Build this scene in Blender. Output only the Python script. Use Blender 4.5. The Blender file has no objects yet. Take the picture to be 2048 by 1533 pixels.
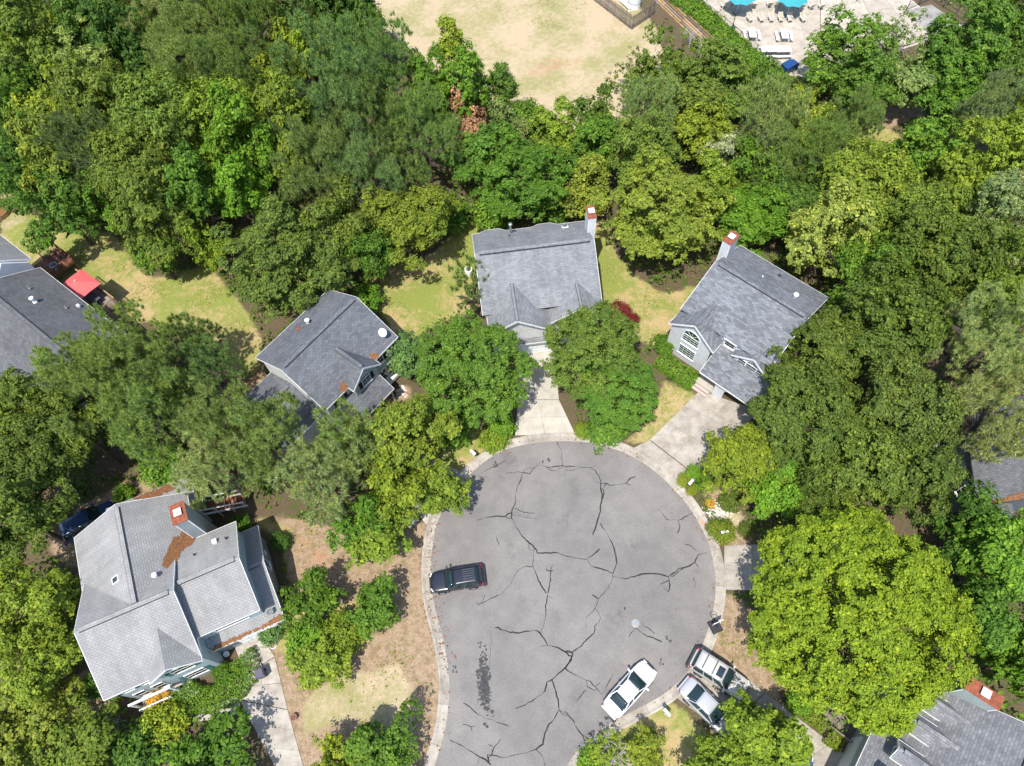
import bpy, bmesh, math, random
import numpy as np
from mathutils import Vector, Matrix

scene = bpy.context.scene
COL = scene.collection
rad = math.radians

# ---------------------------------------------------------------- camera
# drone 62 m above the court, looking about 61 degrees down
FPX, CAMH, CX, CY = 1430.0, 62.0, 1024.0, 766.5
NX, NY = 1075.0, 1542.0                    # where plumb lines of the photograph meet
TILT = math.atan(math.hypot(NX - CX, NY - CY) / FPX)
ROLL = math.atan2(NX - CX, NY - CY)
FW = Vector((0, math.sin(TILT), -math.cos(TILT)))
UP0 = Vector((0, math.cos(TILT), math.sin(TILT)))
RI0 = Vector((1, 0, 0))
RV = math.cos(ROLL) * RI0 - math.sin(ROLL) * UP0
UV = math.sin(ROLL) * RI0 + math.cos(ROLL) * UP0
cam = bpy.data.cameras.new('camera')
cam.sensor_width = 36.0
cam.lens = 36.0 * FPX / 2048.0
cam.clip_end = 3000
camo = bpy.data.objects.new('camera', cam)
camo.matrix_world = Matrix(((RV.x, UV.x, -FW.x, 0), (RV.y, UV.y, -FW.y, 0), (RV.z, UV.z, -FW.z, CAMH), (0, 0, 0, 1)))
COL.objects.link(camo)
scene.camera = camo

# ---------------------------------------------------------------- daylight
SUN_EL, SH_PHI = 66.0, 25.0                # shadows fall away from the viewer, a little to the right
sun_to = Vector((-math.sin(rad(SH_PHI)) * math.cos(rad(SUN_EL)), -math.cos(rad(SH_PHI)) * math.cos(rad(SUN_EL)), math.sin(rad(SUN_EL))))
world = bpy.data.worlds.new('World')
scene.world = world
world.use_nodes = True
wn = world.node_tree
sky = wn.nodes.new('ShaderNodeTexSky')
sky.sky_type = 'NISHITA'
sky.sun_disc = False
sky.sun_elevation = rad(SUN_EL)
sky.sun_rotation = math.atan2(sun_to.x, sun_to.y)
wn.nodes['Background'].inputs[1].default_value = 0.15
wn.links.new(sky.outputs[0], wn.nodes['Background'].inputs[0])
sl = bpy.data.lights.new('sun', 'SUN')
sl.energy = 3.7
sl.angle = rad(0.53)
sl.color = (1.0, 0.96, 0.89)
so = bpy.data.objects.new('sun', sl)
so.rotation_euler = (-sun_to).to_track_quat('-Z', 'Y').to_euler()
COL.objects.link(so)
vs = scene.view_settings
vs.view_transform = 'Standard'
vs.look = 'None'
vs.gamma = 1.0
vs.exposure = 0.86
try:
    vs.use_curve_mapping = False
except Exception:
    pass


def P(px, py, z=0.0):
    """photograph pixel (2048 wide) -> the point of the horizontal plane z it shows"""
    d = FW + RV * ((px - CX) / FPX) + UV * ((CY - py) / FPX)
    s = (z - CAMH) / d.z
    return Vector((d.x * s, d.y * s, z))


def crop(ox, oy, s):
    return lambda x, y, z=0.0: P(ox + x * s, oy + y * s, z)


def mpp(px, py, z=0.0):
    """metres per photograph pixel at that plane point"""
    p = P(px, py, z) - Vector((0, 0, CAMH))
    return p.dot(FW) / FPX


# ---------------------------------------------------------------- materials
MATS = {}


class NT:
    def __init__(s, name):
        s.m = bpy.data.materials.new(name)
        s.m.use_nodes = True
        s.t = s.m.node_tree
        s.b = s.t.nodes['Principled BSDF']
        s.out = s.t.nodes['Material Output']
        MATS[name] = s.m

    def n(s, kind, **kw):
        nd = s.t.nodes.new('ShaderNode' + kind)
        for k, v in kw.items():
            if k.startswith('i_'):
                key = k[2:]
                key = int(key) if key.isdigit() else key.replace('_', ' ')
                nd.inputs[key].default_value = v
            else:
                setattr(nd, k, v)
        return nd

    def l(s, a, b):
        s.t.links.new(a, b)

    def noise(s, scale, detail=4.0, rough=0.6, vec=None):
        nd = s.n('TexNoise', i_Scale=scale, i_Detail=detail, i_Roughness=rough)
        if vec is not None:
            s.l(vec, nd.inputs['Vector'])
        return nd.outputs['Fac']

    def ramp(s, fac, stops):
        nd = s.n('ValToRGB')
        el = nd.color_ramp.elements
        while len(el) < len(stops):
            el.new(0.5)
        for e, (p, c) in zip(el, stops):
            e.position = p
            e.color = (*c, 1) if len(c) == 3 else c
        s.l(fac, nd.inputs[0])
        return nd.outputs[0]

    def mix(s, fac, a, b, kind='MIX'):
        nd = s.n('Mix', data_type='RGBA', blend_type=kind)
        for src, i in ((fac, 0), (a, 6), (b, 7)):
            if isinstance(src, (int, float)):
                nd.inputs[i].default_value = src
            elif isinstance(src, tuple):
                nd.inputs[i].default_value = (*src, 1)
            else:
                s.l(src, nd.inputs[i])
        return nd.outputs[2]

    def math(s, op, a, b=0.0, clamp=False):
        nd = s.n('Math', operation=op, use_clamp=clamp)
        for src, i in ((a, 0), (b, 1)):
            if isinstance(src, (int, float)):
                nd.inputs[i].default_value = src
            else:
                s.l(src, nd.inputs[i])
        return nd.outputs[0]

    def pos(s):
        return s.n('NewGeometry').outputs['Position']

    def obj(s):
        return s.n('TexCoord').outputs['Object']

    def col(s, c):
        if isinstance(c, tuple):
            s.b.inputs['Base Color'].default_value = (*c, 1)
        else:
            s.l(c, s.b.inputs['Base Color'])

    def bump(s, h, strength=0.3, dist=0.02):
        nd = s.n('Bump', i_Strength=strength, i_Distance=dist)
        s.l(h, nd.inputs['Height'])
        s.l(nd.outputs[0], s.b.inputs['Normal'])

    def rough(s, r, spec=0.3):
        s.b.inputs['Roughness'].default_value = r
        s.b.inputs['Specular IOR Level'].default_value = spec


def plain(name, c, rough=0.7, spec=0.3, metal=0.0, var=0.15, scale=3.0):
    t = NT(name)
    n1 = t.noise(scale, 5, 0.65, t.obj())
    lo = tuple(max(0, x * (1 - var)) for x in c)
    hi = tuple(x * (1 + var) for x in c)
    t.col(t.ramp(n1, [(0.3, lo), (0.7, hi)]))
    t.rough(rough, spec)
    t.b.inputs['Metallic'].default_value = metal
    return t


plain('white_trim', (0.72, 0.72, 0.70), 0.5)
plain('white_plastic', (0.75, 0.76, 0.76), 0.4)
plain('grey_metal', (0.32, 0.33, 0.34), 0.45, metal=0.6)
plain('black_metal', (0.03, 0.03, 0.035), 0.5)
plain('rust', (0.22, 0.065, 0.035), 0.85, var=0.45, scale=5)
plain('wood_red', (0.20, 0.085, 0.05), 0.75, var=0.3)
plain('wood_tan', (0.30, 0.20, 0.10), 0.75, var=0.3)
plain('wood_grey', (0.20, 0.165, 0.14), 0.85, var=0.4)
plain('bark', (0.105, 0.08, 0.065), 0.95, var=0.4, scale=6)
plain('bark_grey', (0.26, 0.24, 0.22), 0.95, var=0.3, scale=6)
plain('dead_wood', (0.36, 0.33, 0.31), 0.95, var=0.3, scale=6)
plain('tar', (0.024, 0.023, 0.023), 0.8, 0.2, var=0.6, scale=1.5)
plain('oil', (0.05, 0.049, 0.05), 0.7, 0.2, var=0.3)
plain('vent_dark', (0.04, 0.04, 0.045), 0.7)
plain('shutter_dark', (0.012, 0.014, 0.018), 0.6)
plain('shutter_green', (0.02, 0.09, 0.075), 0.55)
plain('teal_fabric', (0.035, 0.27, 0.30), 0.8, var=0.08)
plain('red_fabric', (0.62, 0.105, 0.10), 0.8, var=0.08)
plain('beige_fabric', (0.42, 0.36, 0.27), 0.8)
plain('blue_plastic', (0.012, 0.05, 0.17), 0.45)
plain('teal_plastic', (0.03, 0.24, 0.26), 0.35)
plain('red_plastic', (0.42, 0.03, 0.03), 0.4)
plain('bin_purple', (0.085, 0.08, 0.11), 0.45)
plain('rubber', (0.015, 0.015, 0.016), 0.85)
plain('rim', (0.38, 0.39, 0.40), 0.35, metal=0.7)
plain('stone_white', (0.6, 0.57, 0.52), 0.9, var=0.3)
plain('terracotta', (0.30, 0.12, 0.07), 0.85)
plain('red_lamp', (0.35, 0.01, 0.015), 0.15, 0.5)
plain('clear_lamp', (0.6, 0.62, 0.64), 0.12, 0.5)
plain('joint', (0.09, 0.08, 0.07), 0.95)
plain('paint_orange', (0.62, 0.20, 0.12), 0.8)


def woodvar(name):
    t = bpy.data.materials[name].node_tree
    bs = t.nodes['Principled BSDF']
    src = bs.inputs['Base Color'].links[0].from_socket
    oi = t.nodes.new('ShaderNodeObjectInfo')
    mr = t.nodes.new('ShaderNodeMapRange')
    mr.inputs[3].default_value = 0.6
    mr.inputs[4].default_value = 1.4
    mx = t.nodes.new('ShaderNodeMix')
    mx.data_type = 'RGBA'
    mx.blend_type = 'MULTIPLY'
    mx.inputs[0].default_value = 1.0
    t.links.new(oi.outputs['Random'], mr.inputs[0])
    t.links.new(src, mx.inputs[6])
    t.links.new(mr.outputs[0], mx.inputs[7])
    t.links.new(mx.outputs[2], bs.inputs['Base Color'])


for w_ in ('wood_red', 'wood_tan', 'wood_grey'):
    woodvar(w_)


def glass(name, c):
    t = NT(name)
    t.col(c)
    t.rough(0.06, 0.6)


glass('glass_dark', (0.012, 0.017, 0.022))
glass('glass_green', (0.012, 0.055, 0.045))
glass('glass_car', (0.014, 0.03, 0.032))
glass('glass_blue', (0.02, 0.035, 0.055))


def paint(name, c, metal=0.0):
    t = NT(name)
    n1 = t.noise(14, 3, 0.6, t.obj())
    t.col(t.ramp(n1, [(0.35, tuple(x * 0.93 for x in c)), (0.7, c)]))
    t.rough(0.28, 0.5)
    t.b.inputs['Metallic'].default_value = metal
    t.b.inputs['Coat Weight'].default_value = 0.7
    t.b.inputs['Coat Roughness'].default_value = 0.06


paint('paint_white', (0.74, 0.75, 0.76))
paint('paint_black', (0.011, 0.013, 0.02))
paint('paint_silver', (0.46, 0.47, 0.49), 0.25)
paint('paint_champagne', (0.52, 0.50, 0.47), 0.2)
paint('paint_blue', (0.03, 0.06, 0.13))
paint('paint_navy', (0.05, 0.10, 0.17))


def siding(name, c, pitch=0.13):
    t = NT(name)
    p = t.pos()
    sep = t.n('SeparateXYZ')
    t.l(p, sep.inputs[0])
    f = t.math('FRACT', t.math('DIVIDE', sep.outputs[2], pitch))
    gap = t.math('LESS_THAN', f, 0.14)
    n1 = t.noise(1.2, 5, 0.65, p)
    base = t.ramp(n1, [(0.3, tuple(x * 0.88 for x in c)), (0.7, tuple(x * 1.05 for x in c))])
    t.col(t.mix(t.math('MULTIPLY', gap, 0.5), base, tuple(x * 0.35 for x in c)))
    t.bump(f, 0.6, 0.03)
    t.rough(0.6)


siding('siding_white', (0.82, 0.82, 0.81))
siding('siding_blue', (0.46, 0.54, 0.56))
siding('siding_lilac', (0.70, 0.71, 0.74))
siding('siding_grey', (0.33, 0.37, 0.38))
siding('siding_sage', (0.40, 0.45, 0.42))
siding('siding_dark', (0.16, 0.19, 0.22))


def shingle(name, c, contrast=0.35, bw=0.36, rh=0.17, streak=0.35, hue=None):
    """laid shingle courses in metres along the eave and up the slope"""
    t = NT(name)
    uv = t.n('UVMap').outputs[0]
    br = t.n('TexBrick', offset=0.5, squash=1.0, i_Scale=1.0, i_Mortar_Size=0.016, i_Mortar_Smooth=0.3, i_Bias=0.0,
             i_Brick_Width=bw, i_Row_Height=rh)
    t.l(uv, br.inputs['Vector'])
    h = hue or c
    br.inputs['Color1'].default_value = (*[x * (1 - contrast) for x in h], 1)
    br.inputs['Color2'].default_value = (*[x * (1 + contrast) for x in c], 1)
    br.inputs['Mortar'].default_value = (*[x * 0.66 for x in c], 1)
    big = t.noise(0.35, 6, 0.7, uv)
    mp = t.n('Mapping', i_Scale=(1.1, 0.12, 1.0))
    t.l(uv, mp.inputs[0])
    st = t.noise(1.0, 5, 0.7, mp.outputs[0])
    fine = t.noise(22, 3, 0.7, uv)
    k = t.mix(1.0, br.outputs['Color'], t.ramp(st, [(0.35, (1 - streak,) * 3), (0.62, (1.06,) * 3)]), 'MULTIPLY')
    k = t.mix(1.0, k, t.ramp(big, [(0.3, (0.82,) * 3), (0.7, (1.12,) * 3)]), 'MULTIPLY')
    k = t.mix(1.0, k, t.ramp(fine, [(0.3, (0.82,) * 3), (0.7, (1.16,) * 3)]), 'MULTIPLY')
    t.col(k)
    t.bump(br.outputs['Fac'], 0.5, -0.02)
    t.rough(0.9, 0.15)


shingle('shingle_light', (0.272, 0.268, 0.262), 0.06, 0.34, 0.19, 0.12)
shingle('shingle_slate', (0.125, 0.132, 0.146), 0.2, 0.38, 0.2, 0.08)
shingle('shingle_pale', (0.212, 0.217, 0.226), 0.16, 0.36, 0.17, 0.16)
shingle('shingle_mid', (0.160, 0.167, 0.182), 0.3, 0.42, 0.18, 0.06)
shingle('shingle_char', (0.112, 0.113, 0.119), 0.17, 0.34, 0.2, 0.1)
shingle('shingle_grey', (0.20, 0.203, 0.213), 0.2, 0.36, 0.2, 0.2)


def t_brick():
    t = NT('brick')
    p = t.obj()
    br = t.n('TexBrick', i_Scale=1.0, i_Brick_Width=0.21, i_Row_Height=0.075, i_Mortar_Size=0.01)
    mp = t.n('Mapping', i_Rotation=(rad(90), 0, 0))
    t.l(p, mp.inputs[0])
    t.l(mp.outputs[0], br.inputs['Vector'])
    br.inputs['Color1'].default_value = (0.27, 0.09, 0.06, 1)
    br.inputs['Color2'].default_value = (0.36, 0.15, 0.11, 1)
    br.inputs['Mortar'].default_value = (0.4, 0.36, 0.32, 1)
    t.col(br.outputs['Color'])
    t.rough(0.9)


t_brick()


def t_asphalt():
    t = NT('asphalt')
    p = t.pos()
    fine = t.noise(9, 6, 0.8, p)
    mid = t.noise(0.7, 5, 0.6, p)
    big = t.noise(0.11, 4, 0.55, p)
    speck = t.n('TexVoronoi', feature='F1', i_Scale=5.0)
    t.l(p, speck.inputs['Vector'])
    c = t.ramp(fine, [(0.28, (0.138, 0.128, 0.12)), (0.5, (0.19, 0.178, 0.168)), (0.75, (0.252, 0.238, 0.224))])
    c = t.mix(1.0, c, t.ramp(mid, [(0.35, (0.9, 0.9, 0.9)), (0.65, (1.07, 1.06, 1.05))]), 'MULTIPLY')
    c = t.mix(1.0, c, t.ramp(big, [(0.38, (0.86, 0.86, 0.87)), (0.6, (1.06, 1.055, 1.05))]), 'MULTIPLY')
    blot = t.noise(0.33, 6, 0.7, p)
    c = t.mix(1.0, c, t.ramp(blot, [(0.28, (0.72, 0.72, 0.73)), (0.42, (1, 1, 1)), (0.62, (1.0, 1.0, 1.0)), (0.75, (1.08, 1.075, 1.06))]), 'MULTIPLY')
    # scattered small dark drips
    dots = t.math('LESS_THAN', speck.outputs['Distance'], 0.11)
    pick = t.noise(0.45, 2, 0.5, p)
    dots = t.math('MULTIPLY', dots, t.math('GREATER_THAN', pick, 0.58))
    c = t.mix(t.math('MULTIPLY', dots, 0.55), c, (0.05, 0.05, 0.05))
    t.col(c)
    t.bump(fine, 0.25, 0.01)
    t.rough(0.92, 0.2)


t_asphalt()


def t_concrete(name, c, stain=0.3):
    t = NT(name)
    p = t.pos()
    fine = t.noise(12, 5, 0.75, p)
    mid = t.noise(0.9, 6, 0.68, p)
    k = t.ramp(fine, [(0.3, tuple(x * 0.84 for x in c)), (0.7, tuple(x * 1.1 for x in c))])
    k = t.mix(1.0, k, t.ramp(mid, [(0.36, (1 - stain, 1 - stain * 1.05, 1 - stain * 1.15)), (0.6, (1.04, 1.04, 1.03))]), 'MULTIPLY')
    oi = t.n('ObjectInfo').outputs['Random']
    k = t.mix(1.0, k, t.ramp(oi, [(0.0, (0.9, 0.9, 0.9)), (1.0, (1.07, 1.07, 1.07))]), 'MULTIPLY')
    t.col(k)
    t.bump(fine, 0.2, 0.01)
    t.rough(0.9, 0.2)


t_concrete('concrete_light', (0.43, 0.395, 0.34), 0.16)
t_concrete('concrete', (0.37, 0.335, 0.29), 0.3)
t_concrete('concrete_old', (0.41, 0.37, 0.325), 0.3)
t_concrete('concrete_pool', (0.42, 0.37, 0.31), 0.22)
t_concrete('concrete_grey', (0.30, 0.29, 0.275), 0.3)


def t_ground():
    t = NT('ground')
    p = t.pos()
    at = t.n('Attribute', attribute_name='cover', attribute_type='GEOMETRY')
    sep = t.n('SeparateColor')
    t.l(at.outputs['Color'], sep.inputs[0])
    edge = t.math('ADD', t.math('MULTIPLY', t.noise(0.28, 5, 0.7, p), 0.55), t.math('MULTIPLY', t.noise(1.3, 6, 0.75, p), 0.45))
    fine = t.noise(7, 6, 0.8, p)
    mid = t.noise(1.6, 6, 0.72, p)
    big = t.noise(0.16, 5, 0.62, p)

    def wt(o, sh=0.0):
        k = t.math('ADD', o, t.math('MULTIPLY', t.math('SUBTRACT', edge, 0.5), 1.7))
        nd = t.n('MapRange', interpolation_type='SMOOTHSTEP')
        nd.inputs[1].default_value = 0.34 + sh
        nd.inputs[2].default_value = 0.68 + sh
        t.l(k, nd.inputs[0])
        return nd.outputs[0]
    litter = t.ramp(fine, [(0.25, (0.045, 0.032, 0.022)), (0.5, (0.105, 0.075, 0.047)), (0.75, (0.20, 0.15, 0.095))])
    litter = t.mix(wt(mid, 0.12), litter, (0.055, 0.085, 0.02))
    grass = t.ramp(fine, [(0.25, (0.10, 0.14, 0.028)), (0.5, (0.19, 0.215, 0.05)), (0.75, (0.29, 0.29, 0.09))])
    dry = t.ramp(fine, [(0.25, (0.24, 0.175, 0.075)), (0.5, (0.36, 0.27, 0.13)), (0.75, (0.48, 0.375, 0.21))])
    pat = t.math('ADD', t.math('MULTIPLY', big, 0.6), t.math('MULTIPLY', mid, 0.4))
    lawn = t.mix(t.ramp(pat, [(0.46, (0, 0, 0)), (0.56, (1, 1, 1))]), grass, dry)
    sand = t.ramp(fine, [(0.25, (0.27, 0.20, 0.125)), (0.5, (0.40, 0.315, 0.205)), (0.75, (0.52, 0.43, 0.31))])
    sand = t.mix(t.ramp(pat, [(0.42, (0.75, 0.75, 0.75)), (0.55, (0, 0, 0))]), sand, (0.215, 0.215, 0.075))
    straw = t.ramp(fine, [(0.22, (0.12, 0.08, 0.05)), (0.5, (0.30, 0.215, 0.14)), (0.78, (0.50, 0.39, 0.28))])
    straw = t.mix(t.ramp(mid, [(0.45, (0, 0, 0)), (0.6, (0.75, 0.75, 0.75))]), straw, (0.17, 0.125, 0.065))
    c = t.mix(wt(sep.outputs[2]), litter, straw)
    c = t.mix(wt(sep.outputs[0]), c, lawn)
    c = t.mix(wt(sep.outputs[1]), c, sand)
    clay = t.n('Attribute', attribute_name='clay', attribute_type='GEOMETRY')
    c = t.mix(wt(clay.outputs['Fac']), c, t.ramp(fine, [(0.3, (0.30, 0.15, 0.09)), (0.7, (0.44, 0.26, 0.17))]))
    t.col(c)
    t.bump(fine, 0.5, 0.06)
    t.rough(0.95, 0.1)


t_ground()


def t_leaf(name='leaf', trans=0.32):
    t = NT(name)
    g = t.n('NewGeometry')
    rnd = g.outputs['Random Per Island']
    oc = t.n('ObjectInfo')
    k = t.ramp(rnd, [(0.0, (0.5, 0.56, 0.55)), (0.45, (0.94, 0.97, 0.95)), (0.88, (1.3, 1.22, 1.0)), (1.0, (1.8, 1.55, 1.3))])
    pn = t.noise(0.5, 3, 0.6, t.pos())
    k2 = t.ramp(pn, [(0.3, (0.82, 0.88, 0.95)), (0.7, (1.16, 1.1, 0.95))])
    c = t.mix(1.0, oc.outputs['Color'], k, 'MULTIPLY')
    c = t.mix(1.0, c, k2, 'MULTIPLY')
    t.col(c)
    t.rough(0.6, 0.12)
    tr = t.n('BsdfTranslucent')
    t.l(t.mix(1.0, c, (1.25, 1.2, 0.5), 'MULTIPLY'), tr.inputs[0])
    mx = t.n('MixShader', i_0=trans)
    t.l(t.b.outputs[0], mx.inputs[1])
    t.l(tr.outputs[0], mx.inputs[2])
    t.l(mx.outputs[0], t.out.inputs[0])


t_leaf('leaf')
t_leaf('needle', 0.28)
# ---------------------------------------------------------------- mesh helpers
def link(o, parent=None):
    COL.objects.link(o)
    if parent is not None:
        o.parent = parent
    return o


def tag(o, label=None, cat=None, group=None, kind=None):
    for k, v in (('label', label), ('category', cat), ('group', group), ('kind', kind)):
        if v:
            o[k] = v
    return o


def empty(name, loc=(0, 0, 0), rz=0.0, label=None, cat=None, group=None):
    o = bpy.data.objects.new(name, None)
    o.empty_display_size = 0.5
    o.location = loc
    o.rotation_euler = (0, 0, rz)
    link(o)
    return tag(o, label, cat, group)


class MB:
    """collects polygons, then links them as one mesh object"""

    def __init__(s):
        s.v, s.f, s.uv = [], [], {}

    def face(s, pts, uvs=None):
        i = len(s.v)
        s.v += [tuple(p) for p in pts]
        s.f.append(tuple(range(i, i + len(pts))))
        if uvs:
            s.uv[len(s.f) - 1] = uvs

    def hexa(s, b, t):
        """two rings of equal length, bottom and top, both counter-clockwise seen from above"""
        n = len(b)
        i = len(s.v)
        s.v += [tuple(p) for p in b] + [tuple(p) for p in t]
        s.f.append(tuple(range(i + n - 1, i - 1, -1)))
        s.f.append(tuple(range(i + n, i + 2 * n)))
        for k in range(n):
            k2 = (k + 1) % n
            s.f.append((i + k, i + k2, i + n + k2, i + n + k))

    def box(s, x0, x1, y0, y1, z0, z1):
        b = [(x0, y0, z0), (x1, y0, z0), (x1, y1, z0), (x0, y1, z0)]
        s.hexa(b, [(x, y, z1) for x, y, _ in b])

    def bar(s, p, q, w, h, up=(0, 0, 1)):
        p, q = Vector(p), Vector(q)
        d = (q - p).normalized()
        u = Vector(up)
        sd = d.cross(u)
        if sd.length < 1e-4:
            sd = d.cross(Vector((1, 0, 0)))
        sd.normalize()
        u = sd.cross(d).normalized()
        a = [sd * x * w / 2 + u * y * h / 2 for x, y in ((-1, -1), (1, -1), (1, 1), (-1, 1))]
        s.hexa([p + k for k in a], [q + k for k in a])

    def tube(s, pts, radii, n=8, cap=True):
        pts = [Vector(p) for p in pts]
        i0 = len(s.v)
        for k, p in enumerate(pts):
            d = (pts[min(k + 1, len(pts) - 1)] - pts[max(k - 1, 0)]).normalized()
            a = d.cross(Vector((0, 0, 1)))
            if a.length < 1e-3:
                a = Vector((1, 0, 0))
            a.normalize()
            b = d.cross(a)
            for j in range(n):
                t = 2 * math.pi * j / n
                s.v.append(tuple(p + (a * math.cos(t) + b * math.sin(t)) * radii[k]))
        for k in range(len(pts) - 1):
            for j in range(n):
                j2 = (j + 1) % n
                s.f.append((i0 + k * n + j, i0 + k * n + j2, i0 + (k + 1) * n + j2, i0 + (k + 1) * n + j))
        if cap:
            s.f.append(tuple(i0 + j for j in range(n))[::-1])
            s.f.append(tuple(i0 + (len(pts) - 1) * n + j for j in range(n)))

    def lathe(s, prof, n=16, c=(0, 0, 0)):
        i0 = len(s.v)
        for r, z in prof:
            for j in range(n):
                t = 2 * math.pi * j / n
                s.v.append((c[0] + r * math.cos(t), c[1] + r * math.sin(t), c[2] + z))
        for k in range(len(prof) - 1):
            for j in range(n):
                j2 = (j + 1) % n
                s.f.append((i0 + k * n + j, i0 + k * n + j2, i0 + (k + 1) * n + j2, i0 + (k + 1) * n + j))
        s.f.append(tuple(i0 + j for j in range(n))[::-1])
        s.f.append(tuple(i0 + (len(prof) - 1) * n + j for j in range(n)))

    def torus(s, c, R, r, nrm=(0, 0, 1), n=20, m=6):
        nrm = Vector(nrm).normalized()
        a = nrm.orthogonal().normalized()
        b = nrm.cross(a)
        i0 = len(s.v)
        for k in range(n):
            t = 2 * math.pi * k / n
            d = a * math.cos(t) + b * math.sin(t)
            for j in range(m):
                q = 2 * math.pi * j / m
                s.v.append(tuple(Vector(c) + d * (R + r * math.cos(q)) + nrm * r * math.sin(q)))
        for k in range(n):
            for j in range(m):
                s.f.append((i0 + k * m + j, i0 + ((k + 1) % n) * m + j, i0 + ((k + 1) % n) * m + (j + 1) % m, i0 + k * m + (j + 1) % m))

    def mesh(s, name, mat):
        me = bpy.data.meshes.new(name)
        me.from_pydata(s.v, [], s.f)
        if s.uv:
            ul = me.uv_layers.new(name='UVMap')
            for fi, poly in enumerate(me.polygons):
                u = s.uv.get(fi)
                if u:
                    for li, q in zip(poly.loop_indices, u):
                        ul.data[li].uv = q
        if mat:
            me.materials.append(MATS[mat])
        me.update()
        return me

    def build(s, name, mat, parent=None, smooth=False):
        me = s.mesh(name, mat)
        if smooth:
            me.polygons.foreach_set('use_smooth', [True] * len(me.polygons))
        return link(bpy.data.objects.new(name, me), parent)


def one(name, mat, parent, fn, *a, smooth=False, **k):
    m = MB()
    getattr(m, fn)(*a, **k)
    return m.build(name, mat, parent, smooth)


def smooth_line(pts, per=6, closed=False):
    """Catmull-Rom through 2D/3D points"""
    pts = [Vector(p) for p in pts]
    out = []
    n = len(pts)
    rng = range(n if closed else n - 1)
    for i in rng:
        g = (lambda k: pts[k % n]) if closed else (lambda k: pts[min(max(k, 0), n - 1)])
        p0, p1, p2, p3 = g(i - 1), g(i), g(i + 1), g(i + 2)
        for k in range(per):
            t = k / per
            out.append(0.5 * ((2 * p1) + (p2 - p0) * t + (2 * p0 - 5 * p1 + 4 * p2 - p3) * t * t + (3 * p1 - p0 - 3 * p2 + p3) * t ** 3))
    if not closed:
        out.append(pts[-1])
    return out


def copy_tree(o, parent=None):
    c = o.copy()
    COL.objects.link(c)
    c.parent = parent
    for ch in list(o.children):
        copy_tree(ch, c)
    return c


# ---------------------------------------------------------------- ground with its cover
def inside(poly, X, Y):
    x = np.array([p[0] for p in poly])
    y = np.array([p[1] for p in poly])
    r = np.zeros(X.shape, bool)
    j = len(poly) - 1
    for i in range(len(poly)):
        if y[i] != y[j]:
            c = ((y[i] > Y) != (y[j] > Y)) & (X < (x[j] - x[i]) * (Y - y[i]) / (y[j] - y[i]) + x[i])
            r ^= c
        j = i
    return r


def wpoly(px):
    return [tuple(P(x, y)[:2]) for x, y in px]


LAWN = [
    [(0, 395), (60, 430), (140, 455), (230, 470), (290, 555), (360, 545), (420, 530), (520, 660), (525, 735), (440, 760), (400, 660), (250, 640), (190, 640), (0, 520)],
    [(720, 560), (760, 540), (860, 510), (930, 440), (955, 440), (960, 620), (900, 640), (800, 690), (770, 640)],
    [(1185, 430), (1215, 440), (1240, 520), (1290, 570), (1340, 590), (1405, 565), (1390, 620), (1320, 700), (1240, 660), (1190, 600)],
    [(1325, 760), (1400, 790), (1290, 890), (1240, 880), (1300, 850)],
    [(870, 870), (970, 855), (975, 925), (935, 955), (880, 930), (800, 870), (800, 800), (860, 800)],
    [(1240, 1450), (1335, 1398), (1380, 1435), (1470, 1500), (1480, 1560), (1200, 1560), (1190, 1480)],
    [(1590, 215), (1700, 215), (1830, 290), (1830, 360), (1700, 300)],
    [(960, -40), (1150, -40), (1180, 20), (1120, 60), (1010, 50)],
    [(560, 1230), (720, 1200), (730, 1300), (620, 1330), (540, 1290)],
    [(480, 1030), (560, 1040), (600, 1090), (560, 1090)],
]
FIELD = [[(780, -40), (960, -40), (930, 40), (860, 90), (790, 40)], [(880, 50), (1010, 50), (1080, 100), (960, 130), (900, 110)], [(1130, 30), (1220, 20), (1280, 80), (1200, 100)], [(1150, 120), (1260, 110), (1270, 180), (1180, 190)]]
SAND = [
    [(700, -60), (770, 60), (880, 150), (1000, 210), (1060, 260), (1140, 310), (1240, 260), (1330, 190), (1320, 60), (1210, -60)],
    [(620, 1380), (700, 1340), (800, 1330), (830, 1400), (830, 1470), (700, 1440), (600, 1470)],
    [(0, 380), (50, 400), (60, 440), (0, 465)],
    [(1440, 1010), (1480, 1020), (1480, 1075), (1430, 1070)],
]
STRAW = [
    [(540, 1030), (650, 1050), (760, 1100), (850, 1030), (865, 1080), (855, 1170), (890, 1300), (895, 1400), (870, 1533), (600, 1560), (560, 1380), (540, 1290), (590, 1200), (570, 1120)],
    [(1395, 960), (1450, 960), (1500, 1060), (1500, 1100), (1440, 1090), (1420, 1010)],
    [(1440, 1190), (1490, 1200), (1560, 1330), (1560, 1420), (1500, 1385), (1410, 1290)],
    [(1730, 180), (1830, 170), (1850, 240), (1760, 260)],
    [(1960, 130), (2048, 130), (2048, 190), (1970, 180)],
    [(100, 1360), (210, 1330), (230, 1410), (120, 1450)],
    [(1195, 870), (1290, 870), (1280, 890), (1200, 885)],
    [(780, 770), (820, 770), (830, 800), (790, 810)],
    [(160, 1010), (260, 960), (380, 950), (380, 990), (150, 1140), (90, 1100)],
]
CLAY = [[(1060, 125), (1110, 112), (1190, 108), (1200, 118), (1140, 135), (1080, 160), (1040, 165)], [(560, 1060), (640, 1070), (700, 1130), (620, 1150), (580, 1120)]]


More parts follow.
